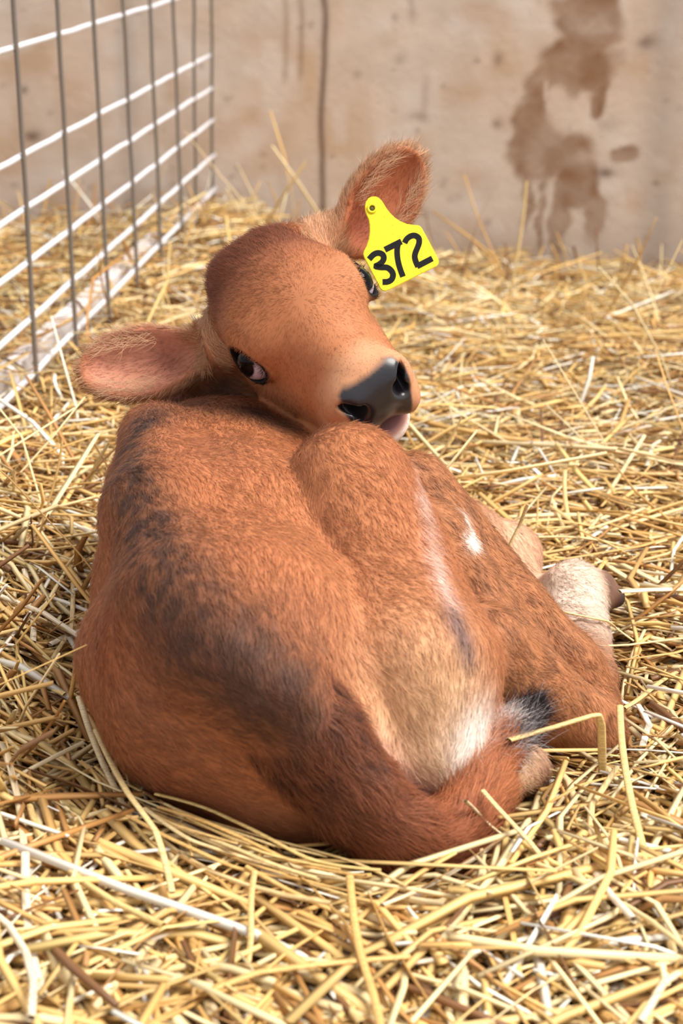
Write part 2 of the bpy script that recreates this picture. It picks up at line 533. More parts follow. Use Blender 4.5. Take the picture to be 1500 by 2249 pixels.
def surface_nets(F):
    ins = F < 0
    s = np.zeros(tuple(n - 1 for n in F.shape), np.uint8)
    for a in (0, 1):
        for b in (0, 1):
            for c in (0, 1):
                s += ins[a:F.shape[0] - 1 + a, b:F.shape[1] - 1 + b, c:F.shape[2] - 1 + c]
    ci = np.argwhere((s > 0) & (s < 8))
    vid = np.full(s.shape, -1, np.int32); vid[ci[:, 0], ci[:, 1], ci[:, 2]] = np.arange(len(ci))
    acc = np.zeros((len(ci), 3)); cnt = np.zeros(len(ci))
    G = (GX, GY, GZ)
    cor = [(a, b, c) for a in (0, 1) for b in (0, 1) for c in (0, 1)]
    for A in cor:
        for ax in range(3):
            if A[ax]: continue
            Bc = list(A); Bc[ax] = 1
            fa = F[ci[:, 0] + A[0], ci[:, 1] + A[1], ci[:, 2] + A[2]]; fb = F[ci[:, 0] + Bc[0], ci[:, 1] + Bc[1], ci[:, 2] + Bc[2]]
            m = (fa < 0) != (fb < 0)
            t = np.where(m, fa / np.where(m, fa - fb, 1), 0)
            for d in range(3):
                g0 = G[d][ci[:, d] + A[d]]; g1 = G[d][ci[:, d] + Bc[d]]
                acc[:, d] += np.where(m, g0 + (g1 - g0) * t, 0)
            cnt += m
    V = acc / cnt[:, None]
    quads = []
    for ax in range(3):
        o1, o2 = (ax + 1) % 3, (ax + 2) % 3
        sl0 = [slice(None)] * 3; sl1 = [slice(None)] * 3
        sl0[ax] = slice(0, -1); sl1[ax] = slice(1, None)
        e = np.argwhere(ins[tuple(sl0)] != ins[tuple(sl1)])
        e = e[(e[:, o1] > 0) & (e[:, o2] > 0) & (e[:, o1] < F.shape[o1] - 1) & (e[:, o2] < F.shape[o2] - 1)]
        inside = ins[e[:, 0], e[:, 1], e[:, 2]]
        q = []
        for d1, d2 in ((-1, -1), (0, -1), (0, 0), (-1, 0)):
            c = e.copy(); c[:, o1] += d1; c[:, o2] += d2
            q.append(vid[c[:, 0], c[:, 1], c[:, 2]])
        q = np.stack(q, 1); q[~inside] = q[~inside][:, ::-1]
        quads.append(q)
    return V, np.concatenate(quads)


def smooth_mesh(V, Q, it=2, lam=0.5):
    e = np.concatenate([Q[:, [0, 1]], Q[:, [1, 2]], Q[:, [2, 3]], Q[:, [3, 0]]])
    e = np.concatenate([e, e[:, ::-1]])
    n = np.bincount(e[:, 0], minlength=len(V))[:, None]
    for _ in range(it):
        acc = np.stack([np.bincount(e[:, 0], V[e[:, 1], d], len(V)) for d in range(3)], 1)
        V = V + lam * (acc / np.maximum(n, 1) - V)
    return V


def vert_normals(V, Q):
    n = np.cross(V[Q[:, 2]] - V[Q[:, 0]], V[Q[:, 3]] - V[Q[:, 1]])
    acc = np.zeros_like(V)
    for k in range(4):
        for d in range(3): acc[:, d] += np.bincount(Q[:, k], n[:, d], len(V))
    return acc / (np.linalg.norm(acc, axis=1)[:, None] + 1e-12)


def group_dist(P, groups):
    d = np.full(len(P), 9.0)
    for p in PRIMS:
        if p[1] in groups and p[0] in ('cone', 'ell', 'ring'):
            d = np.minimum(d, prim_d(p, P[:, 0], P[:, 1], P[:, 2]))
    return d


def sdf_at(P):
    """signed distance of the finished calf at points (nearest grid sample)"""
    i = np.clip(np.searchsorted(GX, P[:, 0]), 0, len(GX) - 1); j = np.clip(np.searchsorted(GY, P[:, 1]), 0, len(GY) - 1); k = np.clip(np.searchsorted(GZ, P[:, 2]), 0, len(GZ) - 1)
    out = FIELD[i, j, k].copy()
    off = (P[:, 0] < GX[0]) | (P[:, 0] > GX[-1]) | (P[:, 1] < GY[0]) | (P[:, 1] > GY[-1]) | (P[:, 2] > GZ[-1])
    out[off] = .08
    return out


def poly_dist(P, pts):
    d = np.full(len(P), 9.0); best = np.zeros(len(P))
    L = 0
    pts = [np.asarray(p) for p in pts]
    for a, b in zip(pts[:-1], pts[1:]):
        ab = b - a; t = np.clip((P - a) @ ab / ab.dot(ab), 0, 1)
        q = np.linalg.norm(P - a - t[:, None] * ab, axis=1)
        m = q < d; d[m] = q[m]; best[m] = (L + t * np.linalg.norm(ab))[m]
        L += np.linalg.norm(ab)
    return d, best / L


MAIN = lin(186, 108, 66)


def S(u, v):
    """point of the hide met first along the sight line of a photo pixel"""
    d = F_ + R_ * (u - 750) / FPX + U_ * (1124.5 - v) / FPX
    t = np.arange(1.25, 2.35, .0015)
    q = C_ + d[None, :] * t[:, None]
    val = sdf_at(q); hit = np.argmax(val < 0) if (val < 0).any() else np.argmin(val)
    return q[hit]


def nose_pad(f, r, u):
    w = np.interp(u, [-.060, -.045, -.02, .0, .012, .02], [.022, .027, .036, .039, .034, .02])
    return np.clip((f - .100) / .004, 0, 1) * np.clip((w - np.abs(r)) / .003, 0, 1) * np.clip((u + .0585) / .002, 0, 1) * np.clip((.018 - u) / .004, 0, 1)


def calf_color(P, N):
    n = len(P)
    dh = group_dist(P, ('head',)); de = group_dist(P, ('ear',)); db = group_dist(P, ('body',)); dl = group_dist(P, ('leg',)); dt = group_dist(P, ('tail',)); dho = group_dist(P, ('hoof',))
    lab = np.argmin(np.stack([dh, de, db, dl, dt, dho]), 0)
    c = np.tile(MAIN, (n, 1))

    def mix(k, rgb):
        nonlocal c
        k = np.clip(k, 0, 1)[:, None]
        c = c * (1 - k) + lin(*rgb) * k

    def blob(pt, r, rgb, st=1.0, sel=None):
        k = st * np.exp(-((P - pt) ** 2).sum(1) / r ** 2)
        if sel is not None: k = k * sel
        mix(k, rgb)

    nz = vnoise(P, .03, 1); nf = vnoise(P, .008, 2); nb = vnoise(P, .09, 3)
    dst = np.stack([dh, de, db, dl, dt, dho]); w = np.exp(-(dst - dst.min(0)) / .0035); w /= w.sum(0)
    head, ear, body, leg, tail, hoof = w
    mix(body * (nb - .35) * .6, (200, 124, 80))
    # dark grey-brown band along the back, widening over the loin
    notheadear = np.clip(1 - head - ear, 0, 1)
    dd, tt = poly_dist(P, [S(*q) for q in ((312, 925), (292, 980), (288, 1050), (312, 1130), (345, 1200), (368, 1300), (405, 1370), (475, 1425), (560, 1475), (640, 1545), (700, 1625), (742, 1705))])
    wdt = .022 + .024 * np.exp(-((tt - .62) / .28) ** 2)
    fleck = np.clip((nf - .36) * 2.6, 0, 1)
    mix(np.exp(-(dd / wdt) ** 2) * (.72 + .5 * fleck) * notheadear, (70, 48, 42))
    for (a, b, r_, st) in ((450, 1330, .05, .45), (600, 1400, .06, .5), (690, 1500, .05, .5), (480, 1490, .05, .45), (740, 1650, .035, .6), (620, 1600, .04, .45), (540, 1560, .05, .4)):
        blob(S(a, b), r_, (98, 64, 52), st * 1.1, body * (.5 + .7 * fleck))
    blob(S(330, 1600), .06, (140, 92, 74), .45, body); blob(S(225, 1400), .04, (170, 88, 54), .6, body); blob(S(400, 1700), .05, (166, 98, 66), .4, body)
    # lighter raised thigh and pale seat
    for (a, b, r_, rgb, st) in ((760, 1000, .05, (208, 130, 84), .7), (700, 1150, .05, (200, 124, 82), .5), (830, 1250, .07, (206, 130, 86), .6), (930, 1400, .06, (216, 148, 104), .75),
                                (970, 1520, .045, (234, 184, 142), .9), (880, 1570, .045, (228, 168, 124), .8), (940, 1640, .04, (238, 190, 150), .85), (1050, 1600, .028, (250, 238, 232), 1.0), (1030, 1660, .022, (250, 238, 232), .9),
                                (640, 1830, .04, (196, 128, 90), .5), (690, 1790, .03, (204, 138, 98), .5), (480, 1000, .07, (196, 118, 80), .5), (560, 1180, .07, (190, 112, 72), .4)):
        blob(S(a, b), r_, rgb, st, body)
    dp, _ = poly_dist(P, [S(830, 1640), S(868, 1700), S(925, 1765)])
    mix(body * np.exp(-(dp / .014) ** 2) * .85, (240, 184, 168))
    # ridge behind the thigh
    d2, _ = poly_dist(P, [S(903, 1020), S(922, 1100), S(938, 1180), S(958, 1260), S(982, 1330)])
    mix(np.exp(-(d2 / .008) ** 2) * .85 * (.5 + nz), (226, 184, 172))
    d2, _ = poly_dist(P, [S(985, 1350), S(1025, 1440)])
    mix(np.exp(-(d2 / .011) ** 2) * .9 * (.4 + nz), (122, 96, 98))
    # shank: streaky, with a white blaze, pale foot
    mix(leg * .8, (188, 120, 78)); mix(leg * np.clip((nf - .45) * 3, 0, 1) * .7 * np.clip((1.86 - P[:, 1]) / .05, 0, 1), (120, 74, 50))
    d2, _ = poly_dist(P, [S(1008, 1140), S(1030, 1195)])
    mix(leg * np.exp(-(d2 / .0075) ** 2) * 1.3 * (.6 + .8 * nf), (248, 244, 242))
    blob(W(1250, 1360, 1.87), .075, (240, 214, 198), 1.15, leg); blob(W(1258, 1260, 1.9), .03, (244, 220, 204), .9, leg); blob(W(1310, 1290, 1.92), .026, (190, 138, 106), .8, leg)
    blob(W(1110, 1225, 1.95), .06, (228, 176, 144), 1.1, leg); blob(W(1160, 1690, 1.48), .05, (232, 184, 148), 1.0, leg); blob(W(1195, 1690, 1.49), .014, (160, 110, 90), .8, leg)
    mix(hoof, (52, 46, 50))
    # tail
    td, ts = poly_dist(P, [t[0] for t in TAIL])
    mix(tail * .9, (168, 92, 58)); mix(tail * np.clip(1.15 - ts / .5, 0, 1) * (.5 + .7 * fleck), (84, 50, 40)); mix(tail * np.exp(-((ts - .72) / .14) ** 2) * .6, (206, 122, 76))
    mix(tail * np.clip((ts - .86) / .04, 0, 1), (226, 214, 212)); mix(tail * np.clip((ts - .90) / .03, 0, 1), (64, 54, 58))
    # neck: dark fur, with the shade under the jaw painted into it
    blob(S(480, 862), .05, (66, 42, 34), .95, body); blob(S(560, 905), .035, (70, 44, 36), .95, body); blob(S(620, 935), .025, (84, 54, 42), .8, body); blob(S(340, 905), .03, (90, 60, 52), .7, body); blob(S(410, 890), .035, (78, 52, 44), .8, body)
    # ---- head
    D = P - HO; f = D @ HF; r = D @ HR; u = D @ HU
    hh = np.maximum(head, ear * (f > -.2) * 0)
    mix(hh * .8, (190, 112, 70)); mix(hh * (nz - .4) * .8, (170, 96, 60))
    mix(hh * np.exp(-((f + .080) / .042) ** 2) * .9, (122, 62, 42)); mix(hh * np.exp(-(((f + .03) / .05) ** 2 + ((r + .0) / .03) ** 2)) * .35, (140, 80, 54))
    mix(hh * np.exp(-(((f - .05) / .05) ** 2 + ((r) / .05) ** 2)) * .35, (214, 140, 96))
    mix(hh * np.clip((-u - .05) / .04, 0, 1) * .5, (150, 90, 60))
    for s in (-1, 1):
        e = EYES[s]; q = np.linalg.norm(P - (e['c'] + e['n'] * .012), axis=1)
        mix(hh * np.exp(-(q / .036) ** 2) * .55, (212, 146, 100))
        a = (P - e['c']) @ e['x']; b = (P - e['c']) @ np.cross(e['n'], e['x']); el = np.sqrt((a / .0228) ** 2 + (b / .0168) ** 2)
        front = ((P - e['c']) @ e['n'] > .0)
        mix(hh * front * np.clip((1.22 - el) / .15, 0, 1), (30, 23, 25))
    # muzzle: pale surround, slate nose pad, pink lip, white chin
    q = np.sqrt(((f - .105) / .042) ** 2 + (r / .056) ** 2 + ((u + .022) / .056) ** 2)
    mix(hh * np.clip((1.15 - q) / .3, 0, 1) * .6, (222, 164, 124))
    pad = nose_pad(f, r, u)
    mix(hh * pad, (40, 37, 44)); mix(hh * pad * np.clip((-u - .022) / .02, 0, 1) * .75, (66, 46, 44))
    lip = np.clip((f - .085) / .01, 0, 1) * np.exp(-((u + .0635) / .006) ** 2)
    mix(hh * lip, (186, 130, 132)); mix(hh * np.clip((f - .06) / .015, 0, 1) * np.clip((-u - .068) / .004, 0, 1), (238, 214, 206))
    # ears: pink hollow, darker back
    for ea in EARS:
        D = P - ea['c']; a = D @ ea['L']; b = D @ ea['W']; h = D @ ea['N']
        near = ear * (np.abs(a) < .09) * (np.abs(b) < .06)
        mix(near * .7, (186, 108, 70))
        inner = np.clip((N @ ea['N'] - .15) / .3, 0, 1) * np.clip((1.0 - np.sqrt((a / .064) ** 2 + (b / (ea['hw'])) ** 2)) / .25, 0, 1)
        pk = (222, 146, 120) if ea is EARS[0] else (206, 116, 78)
        mix(near * inner * .95, pk)
        mix(near * inner * np.exp(-(((a + .03) / .022) ** 2 + (b / .018) ** 2)) * .7, (150, 76, 62))
        mix(near * np.clip((np.sqrt((a / .066) ** 2 + (b / ea['hw']) ** 2) - .93) / .08, 0, 1) * .5, (214, 150, 110))
    c = c * (1 + (nf[:, None] - .5) * .12)
    lum = c @ np.array([.3, .6, .1])
    c = c * .87 + lum[:, None] * np.array([.14, .125, .075])
    c = c * (.86 + .10 * np.clip((lum - .25) / .4, 0, 1))[:, None]
    return np.clip(c, 0.002, 1), lab


def flow_dir(P, N, lab):
    """lie of the coat"""
    v = np.zeros_like(P)
    tailward = W(800, 1720, 1.35)
    v[:] = unit(np.array([.30, -.80, -.25]))
    thigh = np.exp(-((P - W(900, 1300, 1.55)) ** 2).sum(1) / .16 ** 2)[:, None]
    v = v * (1 - .8 * thigh) + np.array([.62, -.30, -.55]) * .8 * thigh
    left = np.clip((-.13 - P[:, 0]) / .08, 0, 1)[:, None]
    v = v * (1 - left * .6) + np.array([-.25, -.5, -.8]) * left * .6
    lg = (lab == 3)[:, None]; v = np.where(lg, np.array([.62, -.1, -.62]), v)
    # tail: along its length
    td, ts = poly_dist(P, [t[0] for t in TAIL])
    tp = np.array([t[0] for t in TAIL]); k = np.clip((ts * (len(tp) - 1)).astype(int), 0, len(tp) - 2)
    tdir = tp[k + 1] - tp[k]; tdir /= np.linalg.norm(tdir, axis=1)[:, None]
    v = np.where((lab == 4)[:, None], tdir, v)
    # face: fanning out from a whorl between the eyes
    wh = Hd(.02, 0, .05)
    hv = P - wh; hv /= np.linalg.norm(hv, axis=1)[:, None] + 1e-6
    f = ((P - HO) @ HF)[:, None]
    hv = hv + HF * .0 - HF * np.clip(-f / .05, 0, .8) * .5
    v = np.where((lab == 0)[:, None], hv, v)
    for ea in EARS:
        d = np.linalg.norm(P - ea['c'], axis=1) < .085
        b = ((P - ea['c']) @ ea['W'])[:, None]
        v = np.where(((lab == 1) & d)[:, None], ea['L'] * .8 + ea['W'] * np.sign(b) * np.clip(np.abs(b) / .03, 0, 1) * .7, v)
    sw = np.stack([vnoise(P, .035, s) - .5 for s in (11, 12, 13)], 1) * .75 + np.stack([vnoise(P, .012, s) - .5 for s in (14, 15, 16)], 1) * .6
    v = v + sw
    v = v - N * (v * N).sum(1)[:, None]
    return v / (np.linalg.norm(v, axis=1)[:, None] + 1e-9)


def hair_object(name, pts, rad, cols, nors, mat, parent):
    """pts (n, k, 3) strands"""
    n, k = pts.shape[:2]
    hc = bpy.data.hair_curves.new(name)
    hc.add_curves([k] * n)
    hc.attributes['position'].data.foreach_set('vector', np.ascontiguousarray(pts, np.float32).ravel())
    ra = hc.attributes.new('radius', 'FLOAT', 'POINT')
    ra.data.foreach_set('value', np.ascontiguousarray(rad, np.float32).ravel())
    ca = hc.attributes.new('Col', 'FLOAT_COLOR', 'CURVE')
    c4 = np.ones((n, 4), np.float32); c4[:, :3] = cols
    ca.data.foreach_set('color', c4.ravel())
    na = hc.attributes.new('skin_n', 'FLOAT_VECTOR', 'CURVE')
    na.data.foreach_set('vector', np.ascontiguousarray(nors, np.float32).ravel())
    hc.materials.append(mat)
    return link(bpy.data.objects.new(name, hc), parent)


def fur_material():
    m = bpy.data.materials.new('coat_hair'); m.use_nodes = True
    nt = m.node_tree; b = nt.nodes['Principled BSDF']
    b.inputs['Roughness'].default_value = .5; b.inputs['Specular IOR Level'].default_value = .14
    a = nt.nodes.new('ShaderNodeAttribute'); a.attribute_name = 'Col'
    nt.links.new(a.outputs['Color'], b.inputs['Base Color'])
    s = nt.nodes.new('ShaderNodeAttribute'); s.attribute_name = 'skin_n'
    g = nt.nodes.new('ShaderNodeNewGeometry')
    sc_ = nt.nodes.new('ShaderNodeVectorMath'); sc_.operation = 'SCALE'; sc_.inputs['Scale'].default_value = .45
    ad = nt.nodes.new('ShaderNodeVectorMath'); ad.operation = 'ADD'
    no = nt.nodes.new('ShaderNodeVectorMath'); no.operation = 'NORMALIZE'
    nt.links.new(g.outputs['Normal'], sc_.inputs[0]); nt.links.new(sc_.outputs[0], ad.inputs[0]); nt.links.new(s.outputs['Vector'], ad.inputs[1])
    nt.links.new(ad.outputs[0], no.inputs[0]); nt.links.new(no.outputs[0], b.inputs['Normal'])
    return m


def build_calf():
    global FIELD
    FIELD = eval_grid()
    V, Q = surface_nets(FIELD)
    V = smooth_mesh(V, Q, 2)
    N = vert_normals(V, Q)
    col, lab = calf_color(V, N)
    skin = new_mat('calf_coat', rough=.62, spec=.2, attr='Col')
    # nose and eyelids are wet: roughness falls where the hide is dark and bare
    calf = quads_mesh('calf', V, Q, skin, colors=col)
    tag(calf, 'reddish brown calf lying curled in straw, head turned back over its flank', 'calf')
    # per-vertex gloss
    D = V - HO; f = D @ HF; r = D @ HR; u = D @ HU
    gl = ((lab == 0) * nose_pad(f, r, u)).astype(np.float32)
    ga = calf.data.attributes.new('wet', 'FLOAT', 'POINT'); ga.data.foreach_set('value', gl)
    nt = skin.node_tree; b = nt.nodes['Principled BSDF']
    at = nt.nodes.new('ShaderNodeAttribute'); at.attribute_name = 'wet'
    mr = nt.nodes.new('ShaderNodeMapRange'); mr.inputs['To Min'].default_value = .65; mr.inputs['To Max'].default_value = .30
    nt.links.new(at.outputs['Fac'], mr.inputs['Value']); nt.links.new(mr.outputs['Result'], b.inputs['Roughness'])
    m2 = nt.nodes.new('ShaderNodeMapRange'); m2.inputs['To Min'].default_value = .15; m2.inputs['To Max'].default_value = .55
    nt.links.new(at.outputs['Fac'], m2.inputs['Value']); nt.links.new(m2.outputs['Result'], b.inputs['Specular IOR Level'])
    # ---- eyes
    em = bpy.data.materials.new('eye'); em.use_nodes = True
    nt = em.node_tree; b = nt.nodes['Principled BSDF']; b.inputs['Roughness'].default_value = .05; b.inputs['Specular IOR Level'].default_value = .14
    b.inputs['Coat Weight'].default_value = .0
    at = nt.nodes.new('ShaderNodeAttribute'); at.attribute_name = 'Col'; nt.links.new(at.outputs['Color'], b.inputs['Base Color'])
    for s in (-1, 1):
        e = EYES[s]; c = e['c'] + e['n'] * .0005
        th = np.linspace(0, math.pi, 33); ph = np.linspace(0, 2 * math.pi, 49)[:-1]
        x, y, z = e['x'], np.cross(e['n'], e['x']), e['n']
        vv = []; 
        for t in th:
            for p_ in ph:
                vv.append((math.sin(t) * math.cos(p_), math.sin(t) * math.sin(p_), math.cos(t)))
        vv = np.array(vv)
        gaze = unit(np.array([-.30, .05 * s, .94])) if s == -1 else unit(np.array([x @ -F_, y @ -F_, z @ -F_]) * .6 + np.array([0, 0, .8]))
        ang = np.degrees(np.arccos(np.clip(vv @ gaze, -1, 1)))
        cc = np.tile(lin(186, 168, 178), (len(vv), 1))
        cc[ang < 50] = lin(140, 118, 128); cc[ang < 47] = lin(14, 10, 12); cc[ang < 30] = lin(3, 3, 5)
        rad = .0202 * (1 + .05 * np.exp(-(ang / 30) ** 2))
        pts = c + (vv * rad[:, None]) @ np.array([x, y, z])
        Qe = np.array([(i * 48 + j, i * 48 + (j + 1) % 48, (i + 1) * 48 + (j + 1) % 48, (i + 1) * 48 + j) for i in range(32) for j in range(48)])
        eo = quads_mesh('eye', pts, Qe[:, ::-1], em, calf, colors=cc)
        eo['label'] = 'dark glossy eye'
    # ---- coat
    T = np.concatenate([Q[:, [0, 1, 2]], Q[:, [0, 2, 3]]])
    ar = np.linalg.norm(np.cross(V[T[:, 1]] - V[T[:, 0]], V[T[:, 2]] - V[T[:, 0]]), axis=1)
    cen = V[T].mean(1)
    fz = np.array([1.0, 1.9, .95, 1.1, 1.3, 0.0])[lab[T[:, 0]]]
    fz = fz * np.where(lab[T[:, 0]] == 0, 2.1, 1.0)
    wgt = ar * fz * np.where(cen[:, 2] < .0, .1, 1)
    n = 300000
    ti = rng.choice(len(T), n, p=wgt / wgt.sum())
    a = rng.random((n, 2)); fl = a.sum(1) > 1; a[fl] = 1 - a[fl]
    P = V[T[ti, 0]] + (V[T[ti, 1]] - V[T[ti, 0]]) * a[:, :1] + (V[T[ti, 2]] - V[T[ti, 0]]) * a[:, 1:]
    Nn = N[T[ti, 0]]
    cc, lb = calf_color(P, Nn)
    D = P - HO; f = D @ HF; r = D @ HR; u = D @ HU
    bare = ((lb == 0) & ((nose_pad(f, r, u) > .3) | ((f > .09) & (np.abs(u + .062) < .006)))) | (lb == 5)
    for s in (-1, 1):
        e = EYES[s]; aa = (P - e['c']) @ e['x']; bb = (P - e['c']) @ np.cross(e['n'], e['x'])
        bare |= (np.sqrt((aa / .0228) ** 2 + (bb / .0168) ** 2) < 1.06) & ((P - e['c']) @ e['n'] > 0) & (lb == 0)
    keep = ~bare
    P, Nn, cc, lb, f, r = P[keep], Nn[keep], cc[keep], lb[keep], f[keep], r[keep]
    n = len(P)
    ln = np.array([.0065, .0085, .0125, .0105, .019, .003])[lb] * rng.uniform(.6, 1.25, n)
    ln = np.where((lb == 0), ln * np.clip(1.15 - (f + .02) * 4.5, .35, 1.5) * np.where(f < -.055, 1.5, 1.0), ln)
    lift = np.array([.16, .30, .20, .18, .42, .2])[lb]
    for ea in EARS:
        Dv = P - ea['c']; aa = Dv @ ea['L']; bb = Dv @ ea['W']; hh = Dv @ ea['N']
        rim = (lb == 1) & (np.sqrt((aa / .066) ** 2 + (bb / ea['hw']) ** 2) > .9) & (np.abs(aa) < .085) & (np.abs(bb) < .06)
        ln = np.where(rim, ln * 1.6, ln); cc = np.where(rim[:, None], cc * .55 + lin(236, 190, 150) * .45, cc)
        inn = (lb == 1) & (Nn @ ea['N'] > .5) & (np.abs(aa) < .06) & (np.abs(bb) < ea['hw'] * .7)
        ln = np.where(inn, ln * rng.choice([.4, 1.0], n, p=[.7, .3]), ln)
    fd = flow_dir(P, Nn, lb)
    fd = fd + rng.normal(0, .16, (n, 3)); fd -= Nn * (fd * Nn).sum(1)[:, None]; fd /= np.linalg.norm(fd, axis=1)[:, None]
    lift = lift * rng.uniform(.5, 1.6, n)
    # clumps: strands lean to shared tips
    k = 4
    t = np.linspace(0, 1, k)
    pts = P[:, None, :] - Nn[:, None, :] * .0006 + ln[:, None, None] * (fd[:, None, :] * t[None, :, None] + Nn[:, None, :] * (lift[:, None, None] * (t - .45 * t * t)[None, :, None] * 1.3))
    bend = rng.normal(0, .10, (n, 3)) * ln[:, None]
    pts = pts + bend[:, None, :] * (t ** 2)[None, :, None]
    rad = np.array([.00015, .00015, .00021, .00019, .00021, .0002])[lb][:, None] * np.array([1.0, .9, .65, .15])[None, :]
    cc = cc * rng.uniform(.78, 1.22, n)[:, None]
    tint = rng.random(n)[:, None]
    cc = np.where(tint > .92, cc * 1.45 + .012, cc)
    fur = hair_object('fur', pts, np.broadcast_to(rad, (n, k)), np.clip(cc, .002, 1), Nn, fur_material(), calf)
    fur['kind'] = 'stuff'
    fm = fur.data.materials[0]

    def strands(name, roots, dirs, lens, r0, cols, nor, curl=.15, k=6):
        n = len(roots); t = np.linspace(0, 1, k)
        w1 = rng.normal(0, curl, (n, 3)); w2 = rng.normal(0, curl, (n, 3))
        pts = roots[:, None, :] + lens[:, None, None] * (dirs[:, None, :] * t[None, :, None] + w1[:, None, :] * (t ** 2)[None, :, None] + w2[:, None, :] * np.sin(t * 5.0)[None, :, None] * .3)
        rad = r0 * np.linspace(1, .2, k)[None, :] * np.ones((n, 1))
        o = hair_object(name, pts, rad, cols, nor, fm, calf); o['kind'] = 'stuff'
        return o
    # tail switch: black and grey wisps
    n = 3800
    e0, e1 = TAIL[-3][0], TAIL[-1][0]
    tt = rng.random(n); roots = e0 + (e1 - e0) * tt[:, None] + rng.normal(0, .006, (n, 3))
    tp = cam_vec(.70, .50, .30)
    dirs = tp + rng.normal(0, .38, (n, 3)); dirs /= np.linalg.norm(dirs, axis=1)[:, None]
    kk = rng.random(n); cols = np.where((kk < .62 - .75 * tt)[:, None], lin(228, 218, 218), np.where((kk < .85 - .8 * tt)[:, None], lin(140, 128, 132), lin(44, 36, 40)))
    strands('tail_switch', roots, dirs, rng.uniform(.014, .032, n) * (1.1 - .35 * tt), .00020, cols, np.tile(-F_, (n, 1)), .22)
    # long pale hair inside and round the ears
    R0, D0, L0, N0 = [], [], [], []
    for ei, ea in enumerate(EARS):
        for _ in range(480):
            a = rng.uniform(-.02, .045); b = rng.uniform(.45, .98) * ea['hw'] * (1 if rng.random() < .5 else -1)
            q0 = ea['c'] + ea['L'] * a + ea['W'] * b * math.sqrt(max(0, 1 - (a / .066) ** 2))
            R0.append(q0 + ea['N'] * .004); D0.append(unit(ea['L'] * .75 - ea['W'] * np.sign(b) * rng.uniform(-.5, .6) + ea['N'] * .30 + rng.normal(0, .15, 3))); L0.append(rng.uniform(.010, .026)); N0.append(ea['N'])
    n = len(R0)
    strands('ear_hair', np.array(R0), np.array(D0), np.array(L0), .00016, np.tile(lin(232, 186, 148), (n, 1)) * rng.uniform(.7, 1.1, (n, 1)), np.array(N0), .10)
    # lashes
    R0, D0, N0 = [], [], []
    for s in (-1, 1):
        e = EYES[s]; y_ = np.cross(e['n'], e['x']); y_ = y_ * (1 if y_.dot(HU) > 0 else -1)
        for _ in range(70):
            a = rng.uniform(-.9, .9)
            R0.append(e['c'] + e['n'] * .0155 + e['x'] * a * .0205 + y_ * math.sqrt(1 - a * a) * .0145)
            D0.append(unit(e['n'] * .8 + y_ * .35 + e['x'] * a * .3 + rng.normal(0, .12, 3))); N0.append(e['n'])
    strands('eyelashes', np.array(R0), np.array(D0), rng.uniform(.007, .013, len(R0)), .00016, np.tile(lin(60, 36, 28), (len(R0), 1)), np.array(N0), .08)
    return calf


CALF = build_calf()


